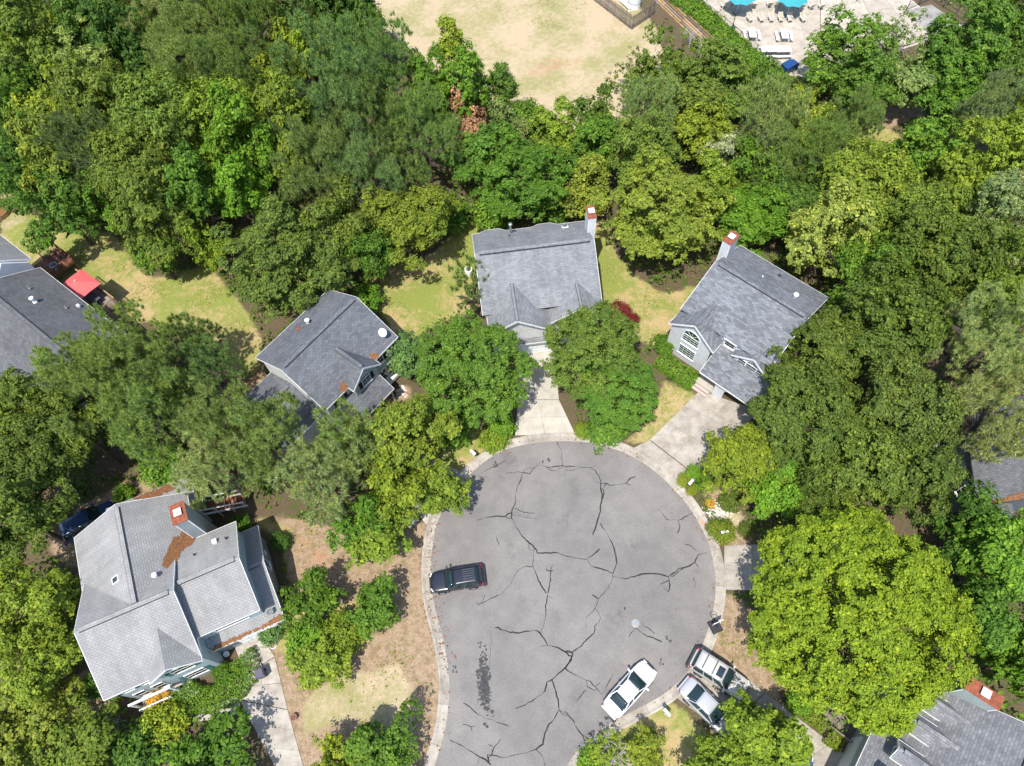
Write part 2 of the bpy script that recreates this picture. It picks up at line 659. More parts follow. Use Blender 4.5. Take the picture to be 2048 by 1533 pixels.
def build_ground():
    xs = np.concatenate([[-900, -500, -250, -140], np.arange(-90, 90.1, 0.6), [140, 250, 500, 900]])
    ys = np.concatenate([[-500, -250, -120, -50], np.arange(-14, 118.1, 0.6), [140, 200, 320, 600, 1200]])
    X, Y = np.meshgrid(xs, ys)
    nx, ny = len(xs), len(ys)

    def mask(polys):
        m = np.zeros(X.shape)
        for pl in polys:
            m = np.maximum(m, inside(wpoly(pl), X, Y).astype(float))
        for _ in range(2):
            q = np.pad(m, 1, mode='edge')
            m = (q[1:-1, 1:-1] * 2 + q[:-2, 1:-1] + q[2:, 1:-1] + q[1:-1, :-2] + q[1:-1, 2:]) / 6
        return m
    ml, ms, mw, mc = np.maximum(mask(LAWN[:7] + LAWN[8:]), np.maximum(mask(LAWN[7:8]) * 0.3, mask(FIELD) * 0.3)), mask(SAND), mask(STRAW), mask(CLAY)
    Z = np.zeros(X.shape)
    mc = mc * 0.5
    me = bpy.data.meshes.new('ground')
    v = np.stack([X, Y, Z], -1).reshape(-1, 3)
    idx = np.arange(nx * ny).reshape(ny, nx)
    q = np.stack([idx[:-1, :-1], idx[:-1, 1:], idx[1:, 1:], idx[1:, :-1]], -1).reshape(-1, 4)
    fast_mesh(me, v, q)
    ca = me.attributes.new('cover', 'FLOAT_COLOR', 'POINT')
    d = np.stack([ml, ms, mw, np.ones(X.shape)], -1).reshape(-1)
    ca.data.foreach_set('color', d.astype(np.float32))
    cl = me.attributes.new('clay', 'FLOAT', 'POINT')
    cl.data.foreach_set('value', mc.reshape(-1).astype(np.float32))
    me.materials.append(MATS['ground'])
    o = link(bpy.data.objects.new('ground', me))
    o['kind'] = 'structure'
    return o


def fast_mesh(me, v, faces):
    """v (n,3), faces (m,k) numpy"""
    m, k = faces.shape
    me.vertices.add(len(v))
    me.vertices.foreach_set('co', np.asarray(v, np.float32).reshape(-1))
    me.loops.add(m * k)
    me.loops.foreach_set('vertex_index', faces.reshape(-1).astype(np.int32))
    me.polygons.add(m)
    me.polygons.foreach_set('loop_start', (np.arange(m) * k).astype(np.int32))
    me.update(calc_edges=True)
    me.validate()


ground = build_ground()

# ---------------------------------------------------------------- the court: asphalt, kerb, cracks
EDGE_PX = [(868, 1533), (885, 1480), (893, 1440), (897, 1400), (898, 1365), (892, 1310), (881, 1260), (868, 1212), (862, 1170), (862, 1120),
           (866, 1080), (873, 1048), (886, 1020), (907, 985), (935, 953), (965, 926), (1000, 904), (1040, 891), (1085, 884), (1130, 882),
           (1175, 885), (1215, 894), (1255, 908), (1300, 935), (1340, 970), (1375, 1010), (1400, 1050), (1420, 1095), (1430, 1140),
           (1432, 1178), (1428, 1215), (1418, 1255), (1406, 1290), (1385, 1330), (1360, 1362), (1318, 1396), (1247, 1433), (1200, 1460), (1160, 1497), (1135, 1533)]
edge = [P(x, y) for x, y in EDGE_PX]
edge = [Vector((edge[0].x - 4.0, -9, 0)), Vector((edge[0].x - 1.2, -3, 0))] + edge + [Vector((edge[-1].x - 2.2, -4, 0)), Vector((edge[-1].x - 3.0, -9, 0))]
edge = smooth_line(edge, 5)
m = MB()
m.face([(p.x, p.y, 0.012) for p in ([Vector((edge[0].x, -60, 0))] + edge + [Vector((edge[-1].x, -60, 0))])][::-1])
road = m.build('road', 'asphalt')
tag(road, kind='structure')
bmr = bmesh.new()
bmr.from_mesh(road.data)
bmesh.ops.triangulate(bmr, faces=bmr.faces[:])
bmesh.ops.recalc_face_normals(bmr, faces=bmr.faces[:])
for f in bmr.faces:
    if f.normal.z < 0:
        f.normal_flip()
bmr.to_mesh(road.data)
bmr.free()

kerb = empty('kerb')
tag(kerb, kind='structure')


def offset(line, d):
    out = []
    for i, p in enumerate(line):
        t = (line[min(i + 1, len(line) - 1)] - line[max(i - 1, 0)]).normalized()
        out.append(p + Vector((-t.y, t.x, 0)) * d)     # left of travel = outside of the court
    return out


# resample the edge, cut the kerb into cast lengths with joints between them
res = [edge[0]]
for p in edge[1:]:
    while (p - res[-1]).length > 0.5:
        res.append(res[-1] + (p - res[-1]).normalized() * 0.5)
PROF = [(-0.03, 0.016), (0.05, 0.022), (0.42, 0.03), (0.55, 0.075), (0.64, 0.125), (0.80, 0.125), (0.80, 0.0)]
lines = [[q + Vector((0, 0, z)) for q in offset(res, d)] for d, z in PROF]
seg = 6
for i in range(0, len(res) - 1, seg):
    j = min(i + seg, len(res) - 1)
    m = MB()
    for k in range(i, j):
        for a in range(len(PROF) - 1):
            q = [lines[a][k], lines[a][k + 1], lines[a + 1][k + 1], lines[a + 1][k]]
            if k == i:
                t = (lines[a][k + 1] - lines[a][k]).normalized() * 0.02
                q[0] = q[0] + t
                q[3] = q[3] + t
            m.face(q[::-1])
    m.build('kerb_stone', 'concrete', kerb)

rnd = random.Random(7)
cr = empty('crack_sealant')
tag(cr, kind='structure')
cA, cB = crop(820, 860, 330 / 952), crop(1130, 860, 330 / 952)
cC, cD = crop(820, 1190, 330 / 916), crop(1130, 1190, 330 / 916)
CRACKS = [
    (cA, 1.0, [[(848, 70), (858, 95), (878, 120), (872, 160), (884, 210)], [(555, 252), (605, 250), (620, 240), (650, 248), (675, 222), (715, 220), (755, 190)],
               [(650, 248), (690, 255), (705, 235), (720, 215)], [(650, 248), (640, 290), (615, 345), (610, 400), (605, 430), (588, 465), (585, 510)],
               [(390, 522), (440, 508), (500, 498), (550, 500), (565, 485), (585, 480)], [(550, 500), (565, 512), (585, 510)],
               [(585, 510), (612, 560), (648, 615), (690, 655), (728, 690), (735, 712), (790, 710), (860, 712), (900, 730), (952, 740)],
               [(690, 655), (683, 680), (700, 698), (728, 690)], [(720, 695), (712, 735), (710, 790), (740, 870), (785, 945)],
               [(710, 790), (665, 788), (630, 805), (600, 845), (575, 900), (525, 950)], [(828, 778), (812, 812), (810, 870), (795, 945)],
               [(783, 805), (800, 815), (830, 813)]]),
    (cA, 0.7, [[(755, 205), (790, 218), (830, 212), (880, 208), (930, 212), (952, 210)], [(780, 212), (805, 232), (840, 238), (880, 215), (910, 235), (952, 232)],
               [(800, 215), (815, 228), (832, 214)], [(850, 210), (865, 228), (885, 212)], [(895, 212), (915, 222), (930, 213)]]),
    (cA, 0.5, [[(390, 265), (430, 240), (470, 218), (550, 182)], [(500, 620), (515, 668)], [(600, 455), (660, 478), (720, 482)], [(595, 490), (650, 500), (735, 515)], [(600, 470), (640, 492), (700, 498)]]),
    (cB, 1.0, [[(0, 212), (60, 213), (140, 218), (165, 215), (182, 205)], [(140, 218), (175, 235), (195, 265), (208, 300), (206, 340), (213, 390), (205, 430), (205, 470), (185, 530), (160, 608)],
               [(206, 340), (222, 345), (225, 370), (213, 405)], [(175, 302), (206, 310), (240, 308), (250, 318), (300, 318), (350, 308), (378, 280), (405, 270)],
               [(350, 308), (380, 320)], [(240, 308), (222, 335)], [(203, 538), (235, 590), (270, 650), (285, 690), (300, 770), (278, 828), (268, 880), (250, 910), (215, 952)],
               [(0, 728), (125, 748), (170, 715), (200, 687)], [(125, 748), (150, 785), (278, 828)], [(278, 848), (350, 860), (430, 838), (480, 830), (540, 832), (597, 848)],
               [(597, 848), (640, 820), (655, 800), (690, 795), (750, 765), (765, 725), (820, 708)], [(597, 848), (605, 895), (598, 935), (575, 915)],
               [(597, 870), (575, 880), (550, 892)], [(740, 475), (700, 500), (650, 525), (663, 555), (648, 597)]]),
    (cB, 0.6, [[(0, 235), (50, 236), (70, 222)], [(610, 850), (650, 825), (690, 792)], [(750, 765), (770, 800)], [(740, 850), (750, 880), (748, 915)], [(538, 457), (560, 485), (588, 518), (645, 520)],
               [(690, 660), (730, 672), (760, 698)]]),
    (cC, 1.0, [[(372, 42), (378, 57), (410, 40), (450, 20), (500, 0)], [(415, 0), (405, 30), (378, 57)], [(765, 0), (752, 60), (755, 110), (740, 180), (722, 212)], [(765, 8), (795, 22)],
               [(472, 182), (540, 203), (600, 213), (640, 203), (705, 200), (722, 212), (745, 245), (763, 280)],
               [(730, 285), (765, 282), (820, 293), (858, 315), (898, 342), (895, 365), (862, 405), (790, 470), (760, 485), (748, 540)], [(858, 315), (880, 308), (905, 325), (900, 345)],
               [(785, 470), (800, 510), (822, 580), (828, 640)], [(585, 632), (640, 612), (705, 570), (755, 532)],
               [(828, 640), (800, 690), (765, 730), (745, 790), (738, 830), (700, 858), (640, 880), (580, 890), (520, 903), (460, 892), (430, 888)],
               [(220, 807), (300, 845), (355, 880), (385, 900), (420, 915), (450, 945)], [(430, 888), (440, 925)], [(505, 800), (465, 850), (455, 885), (430, 910)], [(435, 832), (460, 842)],
               [(385, 900), (380, 930), (370, 950)], [(862, 405), (885, 432), (916, 445)], [(828, 640), (870, 660), (916, 710)], [(828, 640), (845, 665), (875, 670)]]),
    (cC, 0.6, [[(700, 858), (740, 910), (748, 950)], [(443, 192), (452, 250), (447, 320), (440, 390)], [(295, 600), (340, 630), (380, 665), (440, 690), (510, 715), (548, 732)],
               [(295, 720), (335, 733), (358, 730)], [(340, 735), (345, 757)]]),
    (cD, 1.0, [[(205, 0), (185, 22), (178, 50), (168, 75), (195, 120), (190, 150), (165, 175), (160, 215), (125, 245), (75, 295), (38, 320), (5, 312)], [(150, 0), (185, 22)],
               [(38, 320), (38, 350), (5, 405)], [(0, 410), (60, 445), (118, 475), (140, 480), (180, 525), (205, 555)], [(118, 475), (125, 510), (160, 530), (180, 525)],
               [(120, 530), (60, 592)], [(195, 488), (170, 510)], [(393, 185), (440, 220), (490, 238), (537, 262)], [(0, 645), (45, 700), (75, 760), (135, 800)], [(60, 730), (100, 785), (105, 805)]]),
    (cD, 0.55, [[(168, 75), (118, 125), (115, 155), (125, 185)], [(265, 440), (240, 490), (205, 555)], [(393, 185), (355, 233)], [(428, 155), (430, 165), (500, 215)], [(330, 300), (312, 322)]]),
]
for fn, wid, polys in CRACKS:
    for pl in polys:
        pts = [fn(x, y) for x, y in pl]
        fine = [pts[0]]
        for p in pts[1:]:
            a = fine[-1]
            n = max(1, int((p - a).length / 0.22))
            for k in range(1, n + 1):
                q = a.lerp(p, k / n)
                if k < n:
                    q = q + Vector((rnd.gauss(0, 0.028), rnd.gauss(0, 0.028), 0))
                fine.append(q)
        m = MB()
        lf, rt = [], []
        w = 0.036 * wid
        for k, p in enumerate(fine):
            t = (fine[min(k + 1, len(fine) - 1)] - fine[max(k - 1, 0)]).normalized()
            nrm = Vector((-t.y, t.x, 0))
            w = min(max(w + rnd.gauss(0, 0.013), 0.014 * wid), 0.062 * wid)
            if k in (0, len(fine) - 1):
                w *= 0.7
            lf.append(p + nrm * w + Vector((0, 0, 0.0175)))
            rt.append(p - nrm * w + Vector((0, 0, 0.0175)))
        for k in range(len(fine) - 1):
            m.face([rt[k], rt[k + 1], lf[k + 1], lf[k]])
        m.build('sealed_crack', 'tar', cr)


def blobs(name, spots, mat, label):
    m = MB()
    for (x, y, r) in spots:
        n = 9
        off = rnd.random() * 6
        m.face([(x + math.cos(2 * math.pi * k / n + off) * r * rnd.uniform(0.75, 1.2), y + math.sin(2 * math.pi * k / n + off) * r * rnd.uniform(0.75, 1.2), 0.0165 + 0.00002 * (len(m.f) % 60)) for k in range(n)])
    o = m.build(name, mat)
    tag(o, label, 'stain', kind='stuff')
    return o


sp = []
for k in range(420):
    t = rnd.gauss(0, 0.36)
    p = cC(413 + rnd.gauss(0, 17) + 10 * t, 500 + t * 210)
    sp.append((p.x, p.y, abs(rnd.gauss(0.05, 0.045)) + 0.015))
for x, y, n in ((250, 405, 9), (385, 265, 8), (405, 340, 9), (345, 840, 0)):
    for k in range(n):
        p = cC(x + rnd.gauss(0, 9), y + rnd.gauss(0, 13))
        sp.append((p.x, p.y, rnd.uniform(0.03, 0.09)))
for x, y in ((568, 245), (560, 232), (578, 262), (586, 255), (535, 360), (530, 380), (545, 385), (328, 80)):
    for k in range(3):
        p = cD(x + rnd.gauss(0, 4), y + rnd.gauss(0, 4))
        sp.append((p.x, p.y, rnd.uniform(0.03, 0.08)))
for x, y in ((765, 188), (798, 176), (495, 190), (485, 205), (505, 208)):
    for k in range(3):
        p = cA(x + rnd.gauss(0, 6), y + rnd.gauss(0, 6))
        sp.append((p.x, p.y, rnd.uniform(0.05, 0.12)))
blobs('oil_spots', sp, 'oil', 'black oil drips splashed in a long streak on the asphalt court')

# manhole
g0 = P(1271, 1247)
mh = empty('manhole_cover', g0, label='round grey manhole cover set in the asphalt near the white sedan', cat='manhole')
one('lid', 'grey_metal', mh, 'lathe', [(0.30, 0.012), (0.30, 0.022), (0.28, 0.026)], 24)
one('collar', 'concrete_grey', mh, 'torus', (0, 0, 0.016), 0.34, 0.028, n=24, m=6)
mm = MB()
for i in range(-2, 3):
    mm.box(-0.24 + abs(i) * 0.03, 0.24 - abs(i) * 0.03, i * 0.09 - 0.02, i * 0.09 + 0.02, 0.0262, 0.034)
mm.build('rib', 'concrete_grey', mh)


# ---------------------------------------------------------------- drives and walks of cast slabs
def patch(name, corners, nu, nv, mat, z=0.03, th=0.06, gap=0.018):
    """corners: four pixel or world points in order; slabs in a bilinear grid with open joints"""
    root = empty(name)
    tag(root, kind='structure')
    c = [P(*q) if len(q) == 2 else Vector(q) for q in corners]
    m = MB()
    m.face([(q.x, q.y, z - 0.02) for q in c])
    bed = m.build('joint_bed', 'joint', root)

    def S(u, v):
        a = c[0].lerp(c[1], u)
        b = c[3].lerp(c[2], u)
        return a.lerp(b, v)
    lu = (c[1] - c[0]).length
    lv = (c[3] - c[0]).length
    gu, gv = gap / 2 / lu, gap / 2 / lv
    for i in range(nu):
        for j in range(nv):
            q = [S(i / nu + gu, j / nv + gv), S((i + 1) / nu - gu, j / nv + gv), S((i + 1) / nu - gu, (j + 1) / nv - gv), S(i / nu + gu, (j + 1) / nv - gv)]
            ar = sum(q[k].x * q[(k + 1) % 4].y - q[(k + 1) % 4].x * q[k].y for k in range(4))
            if ar < 0:
                q = q[::-1]
            m = MB()
            dz = rnd.uniform(-0.004, 0.004)
            m.hexa([(p.x, p.y, z - 0.025) for p in q], [(p.x, p.y, z + dz) for p in q])
            m.build('slab', mat, root)
    return root


patch('driveway', [(1033, 700), (1108, 700), (1118, 800), (1036, 800)], 1, 2, 'concrete_light', 0.05)
patch('driveway', [(1036, 800.6), (1118, 800.6), (1150, 868), (1030, 872)], 2, 2, 'concrete_light', 0.05)
patch('driveway', [(1399, 782), (1520, 822), (1390, 950), (1300, 880)], 2, 3, 'concrete', 0.05)
patch('driveway', [(1299, 881), (1389, 951), (1366, 978), (1268, 896)], 2, 1, 'concrete', 0.05)
patch('driveway', [(1448, 1092), (1620, 1085), (1620, 1185), (1448, 1180)], 3, 1, 'concrete', 0.05)
patch('driveway', [(1412, 1300), (1530, 1385), (1445, 1465), (1345, 1390)], 3, 2, 'concrete', 0.05)
patch('driveway', [(1531, 1386), (1730, 1540), (1620, 1600), (1446, 1466)], 3, 2, 'concrete', 0.05)
patch('driveway', [(925, 945), (888, 1000), (760, 960), (800, 890)], 3, 1, 'concrete', 0.05)
patch('driveway', [(872, 1042), (852, 1050), (822, 1010), (850, 1000)], 1, 1, 'concrete_light', 0.05)
cH1 = crop(0, 920, 620 / 1551)
H1p = lambda *pts: [cH1(*q)[:] for q in pts]
patch('driveway', H1p((1160, 900), (1300, 865), (1375, 985), (1230, 1075)), 2, 2, 'concrete_old', 0.05)
patch('driveway', H1p((1229, 1078), (1376, 988), (1440, 1250), (1200, 1200)), 2, 2, 'concrete_old', 0.05)
patch('driveway', H1p((1200, 1203), (1440, 1253), (1525, 1560), (1390, 1560)), 1, 3, 'concrete_old', 0.05)
patch('garden_walk', H1p((1198, 1180), (1198, 1275), (1000, 1310), (1010, 1250)), 2, 1, 'concrete_old', 0.05)
patch('garden_walk', H1p((1008, 1250), (998, 1310), (890, 1255), (915, 1215)), 1, 1, 'concrete_old', 0.05)
patch('garden_walk', H1p((914, 1214), (889, 1254), (842, 1170), (895, 1150)), 1, 1, 'concrete_old', 0.05)
patch('pool_deck', [(1340, -60), (1640, -60), (1640, 160), (1560, 150)], 5, 6, 'concrete_pool', 0.04)
patch('pool_deck', [(1641, -60), (1760, -60), (1900, 70), (1641, 150)], 4, 5, 'concrete_pool', 0.04)
patch('court_pad', [(1812, 22), (1862, 10), (1935, 60), (1870, 80)], 2, 1, 'concrete_grey', 0.065)
# ---------------------------------------------------------------- building kit (local frame of each house)
def slab(parent, name, pts, mat, th=0.16):
    p = [Vector(q) for q in pts]
    n = Vector((0, 0, 0))
    for i in range(len(p)):
        n += (p[i] - p[0]).cross(p[(i + 1) % len(p)] - p[0])
    n.normalize()
    if n.z < 0:
        p.reverse()
        n = -n
    e = Vector((0, 0, 1)).cross(n)
    e = e.normalized() if e.length > 1e-4 else Vector((1, 0, 0))
    s = n.cross(e)
    m = MB()
    uv = [(q.dot(e), q.dot(s)) for q in p]
    lo = [q - n * th for q in p]
    m.face(p, uv)
    m.face(lo[::-1], uv[::-1])
    for i in range(len(p)):
        j = (i + 1) % len(p)
        m.face([lo[i], lo[j], p[j], p[i]], [uv[i], uv[j], uv[j], uv[i]])
    return m.build(name, mat, parent)


def trimline(parent, a, b, out, w=0.03, h=0.17, mat='white_trim', name='fascia'):
    a, b, out = Vector(a), Vector(b), Vector(out)
    o = out * (w / 2 + 0.004) + Vector((0, 0, -h / 2 - 0.012))
    return one(name, mat, parent, 'bar', a + o, b + o, w, h)


def gable(parent, u0, u1, v0, v1, ze, zr, axis, mat, rp=None, ends=(1, 1), eaves=(1, 1), cap=True, ze2=None, capdark=True, trim='white_trim'):
    """roof of two slopes; u0..v1 is the plan of the roof, ridge along axis; ze/ze2 eave heights of low/high side"""
    ze2 = ze if ze2 is None else ze2
    if axis == 'u':
        r = (v0 + v1) / 2 if rp is None else rp
        A = [(u0, v0, ze), (u1, v0, ze), (u1, r, zr), (u0, r, zr)]
        B = [(u0, r, zr), (u1, r, zr), (u1, v1, ze2), (u0, v1, ze2)]
        rk = [((u0, v0, ze), (u0, r, zr), (-1, 0, 0), 0), ((u0, v1, ze2), (u0, r, zr), (-1, 0, 0), 0), ((u1, v0, ze), (u1, r, zr), (1, 0, 0), 1), ((u1, v1, ze2), (u1, r, zr), (1, 0, 0), 1)]
        ev = [((u0, v0, ze), (u1, v0, ze), (0, -1, 0), 0), ((u0, v1, ze2), (u1, v1, ze2), (0, 1, 0), 1)]
        ra, rb = Vector((u0 + 0.35, r, zr)), Vector((u1 - 0.35, r, zr))
    else:
        r = (u0 + u1) / 2 if rp is None else rp
        A = [(u0, v0, ze), (r, v0, zr), (r, v1, zr), (u0, v1, ze)]
        B = [(r, v0, zr), (u1, v0, ze2), (u1, v1, ze2), (r, v1, zr)]
        rk = [((u0, v0, ze), (r, v0, zr), (0, -1, 0), 0), ((u1, v0, ze2), (r, v0, zr), (0, -1, 0), 0), ((u0, v1, ze), (r, v1, zr), (0, 1, 0), 1), ((u1, v1, ze2), (r, v1, zr), (0, 1, 0), 1)]
        ev = [((u0, v0, ze), (u0, v1, ze), (-1, 0, 0), 0), ((u1, v0, ze2), (u1, v1, ze2), (1, 0, 0), 1)]
        ra, rb = Vector((r, v0 + 0.2, zr)), Vector((r, v1 - 0.35, zr))
    slab(parent, 'roof', A, mat)
    slab(parent, 'roof', B, mat)
    for a, b, o, k in rk:
        if ends[k]:
            trimline(parent, a, b, o, mat=trim)
    for a, b, o, k in ev:
        if eaves[k]:
            trimline(parent, a, b, o, mat=trim)
    if cap:
        ridge_cap(parent, ra, rb, mat, capdark)


def ridge_cap(parent, a, b, mat, dark=True, w=0.34):
    a, b = Vector(a), Vector(b)
    d = (b - a).normalized()
    sd = Vector((0, 0, 1)).cross(d).normalized()
    c = one('ridge_cap', mat, parent, 'bar', a + Vector((0, 0, 0.03)), b + Vector((0, 0, 0.03)), w, 0.09)
    ul = c.data.uv_layers.new(name='UVMap')
    for lp in c.data.loops:
        q = Vector(c.data.vertices[lp.vertex_index].co)
        ul.data[lp.index].uv = (q.dot(d) * 1.3, q.dot(sd))
    if dark:
        for sg in (-1, 1):
            o = sd * (w / 2 + 0.014) * sg + Vector((0, 0, -0.005))
            one('vent_slot', 'vent_dark', parent, 'bar', a + o, b + o, 0.028, 0.1)


def block(parent, u0, u1, v0, v1, z0, ze, zr, axis, mat, rp=None, name='wall', ze2=None):
    """walls with gable ends under a two-slope roof; z heights are of the wall tops"""
    ze2 = ze if ze2 is None else ze2
    m = MB()
    if axis == 'u':
        r = (v0 + v1) / 2 if rp is None else rp
        ring = lambda u: [(u, v0, z0), (u, v1, z0), (u, v1, ze2), (u, r, zr), (u, v0, ze)]
        m.hexa(ring(u0), ring(u1))
    else:
        r = (u0 + u1) / 2 if rp is None else rp
        ring = lambda v: [(u0, v, z0), (u1, v, z0), (u1, v, ze2), (r, v, zr), (u0, v, ze)]
        m.hexa(ring(v1), ring(v0))
    o = m.build(name, mat, parent)
    bm = bmesh.new()
    bm.from_mesh(o.data)
    bmesh.ops.recalc_face_normals(bm, faces=bm.faces[:])
    bm.to_mesh(o.data)
    bm.free()
    return o


def bx(parent, name, mat, u0, u1, v0, v1, z0, z1):
    return one(name, mat, parent, 'box', min(u0, u1), max(u0, u1), min(v0, v1), max(v0, v1), z0, z1)


def window(parent, c, w, h, nrm, glassm='glass_dark', nx=2, ny=2, shut=None, frame='white_trim', sill=True, arch=False):
    """c centre on the wall face, nrm outward (horizontal)"""
    c, n = Vector(c), Vector(nrm).normalized()
    a = Vector((0, 0, 1)).cross(n).normalized()
    z = Vector((0, 0, 1))
    f = 0.055
    m = MB()
    o = n * 0.03
    m.bar(c + o - a * (w / 2 + f / 2) - z * h / 2, c + o - a * (w / 2 + f / 2) + z * h / 2, f, 0.06, up=n)
    m.bar(c + o + a * (w / 2 + f / 2) - z * h / 2, c + o + a * (w / 2 + f / 2) + z * h / 2, f, 0.06, up=n)
    for sg in (-1, 1):
        m.bar(c + o - a * (w / 2 + f) + z * sg * (h / 2 + f / 2), c + o + a * (w / 2 + f) + z * sg * (h / 2 + f / 2), 0.06, f)
    if sill:
        m.bar(c + n * 0.06 - a * (w / 2 + 0.1) - z * (h / 2 + f + 0.03), c + n * 0.06 + a * (w / 2 + 0.1) - z * (h / 2 + f + 0.03), 0.12, 0.05)
    if arch:
        R = w / 2 + f / 2
        k = 12
        for i in range(k):
            t0, t1 = math.pi * i / k, math.pi * (i + 1) / k
            b = c + z * (h / 2 + f)
            m.bar(b + o + a * R * math.cos(t0) + z * R * math.sin(t0), b + o + a * R * math.cos(t1) + z * R * math.sin(t1), 0.06, f, up=z if abs(math.cos((t0 + t1) / 2)) < 0.7 else a)
    wn_ = m.build('window', frame, parent)
    m = MB()
    q = n * 0.012
    for i in range(nx):
        for j in range(ny):
            x0, x1 = -w / 2 + w * i / nx + 0.012, -w / 2 + w * (i + 1) / nx - 0.012
            y0, y1 = -h / 2 + h * j / ny + 0.012, -h / 2 + h * (j + 1) / ny - 0.012
            m.face([c + q + a * x0 + z * y0, c + q + a * x1 + z * y0, c + q + a * x1 + z * y1, c + q + a * x0 + z * y1])
    m.build('pane', glassm, wn_)
    m = MB()
    for i in range(1, nx):
        x = -w / 2 + w * i / nx
        m.bar(c + n * 0.018 + a * x - z * h / 2, c + n * 0.018 + a * x + z * h / 2, 0.018, 0.02, up=n)
    for j in range(1, ny):
        y = -h / 2 + h * j / ny
        m.bar(c + n * 0.02 - a * w / 2 + z * y, c + n * 0.02 + a * w / 2 + z * y, 0.02, 0.018)
    if m.f:
        m.build('muntin', frame, wn_)
    if arch:
        m = MB()
        k = 12
        b = c + z * (h / 2 + f) + q
        m.face([b + a * (w / 2) * math.cos(math.pi * i / k) + z * (w / 2) * math.sin(math.pi * i / k) for i in range(k + 1)])
        m.build('pane', glassm, wn_)
        m = MB()
        for i in (1, 2, 3):
            t = math.pi * i / 4
            m.bar(b + n * 0.01, b + n * 0.01 + a * (w / 2) * math.cos(t) + z * (w / 2) * math.sin(t), 0.03, 0.02, up=n)
        m.build('muntin', frame, wn_)
    if shut:
        for sg in (-1, 1):
            m = MB()
            b = c + a * sg * (w / 2 + f + 0.22) + n * 0.02
            m.bar(b - z * h / 2, b + z * h / 2, 0.36, 0.04, up=n)
            for i in range(int(h / 0.12)):
                zz = z * (-h / 2 + 0.08 + i * 0.12)
                m.bar(b + n * 0.025 - a * 0.14 + zz, b + n * 0.025 + a * 0.14 + zz, 0.02, 0.05)
            m.build('shutter', shut, parent)
    return wn_


def pipe(parent, u, v, z, h, r, mat='grey_metal', cap=None, name='vent_pipe'):
    prof = [(r * 1.6, -0.25), (r * 1.6, 0.05), (r, 0.07), (r, h)]
    if cap:
        prof += [(r * 1.7, h + 0.01), (r * 1.7, h + 0.1), (r * 0.4, h + 0.16)]
    return one(name, mat, parent, 'lathe', prof, 12, (u, v, z))


def chimney(parent, u0, u1, v0, v1, z1, mat='siding_white', z0=0.0, long='v'):
    c = bx(parent, 'chimney', mat, u0, u1, v0, v1, z0, z1)
    bx(c, 'corner_board', 'white_trim', u0 - 0.012, u0 + 0.07, v0 - 0.012, v0 + 0.07, z0, z1 - 0.01)
    bx(c, 'corner_board', 'white_trim', u1 - 0.07, u1 + 0.012, v0 - 0.012, v0 + 0.07, z0, z1 - 0.01)
    bx(c, 'chimney_cap', 'rust', u0 - 0.06, u1 + 0.06, v0 - 0.06, v1 + 0.06, z1 + 0.002, z1 + 0.07)
    cu, cv = (u0 + u1) / 2, (v0 + v1) / 2
    bx(c, 'flue', 'grey_metal', cu - 0.2, cu + 0.2, cv - 0.2, cv + 0.2, z1 + 0.072, z1 + 0.25)
    bx(c, 'flue_hood', 'white_plastic', cu - 0.29, cu + 0.29, cv - 0.29, cv + 0.29, z1 + 0.252, z1 + 0.3)
    return c


def dish(base, h=0.7, d=0.42, aim=(0.3, -0.8, 0.5), label='', mat='white_plastic'):
    r = empty('satellite_dish', base, label=label, cat='satellite dish')
    r.location = base
    aim = Vector(aim).normalized()
    m = MB()
    a = aim.orthogonal().normalized()
    b = aim.cross(a)
    C = Vector((0, 0, h))
    rings = []
    for i in range(6):
        q = i / 5
        rings.append([C + aim * (0.16 * d / 0.42 * q * q) + (a * math.cos(t) + b * math.sin(t)) * d * q for t in [2 * math.pi * k / 20 for k in range(20)]])
    for i in range(5):
        for k in range(20):
            k2 = (k + 1) % 20
            m.face([rings[i][k], rings[i][k2], rings[i + 1][k2], rings[i + 1][k]])
    o = m.build('reflector', mat, r, True)
    md = o.modifiers.new('thick', 'SOLIDIFY')
    md.thickness = 0.02
    m = MB()
    m.tube([(0, 0, -0.03), (0, 0, h * 0.7), C - aim * 0.02], [0.025, 0.025, 0.025], 8)
    m.build('mast', 'grey_metal', r)
    m = MB()
    low = a if a.z < 0 else -a
    m.tube([C + low * d, C + aim * 0.4], [0.015, 0.02], 6)
    m.build('feed_arm', 'grey_metal', r)
    one('base_plate', 'grey_metal', r, 'box', -0.12, 0.12, -0.12, 0.12, -0.04, 0.0)
    return r


def skylight(parent, u, v, z, slope_dir, slope, w=0.55, l=0.7):
    """flat glazed light lying on a slope; slope_dir is the down-slope unit vector (u,v)"""
    d = Vector((slope_dir[0], slope_dir[1], -slope)).normalized()
    a = Vector((-slope_dir[1], slope_dir[0], 0))
    n = a.cross(d)
    n = n if n.z > 0 else -n
    c = Vector((u, v, z)) + n * 0.04
    s = one('skylight', 'white_trim', parent, 'bar', c - d * l / 2, c + d * l / 2, w, 0.12, up=n)
    one('pane', 'glass_dark', s, 'bar', c - d * (l / 2 - 0.07) + n * 0.062, c + d * (l / 2 - 0.07) + n * 0.062, w - 0.14, 0.01, up=n)
    return s


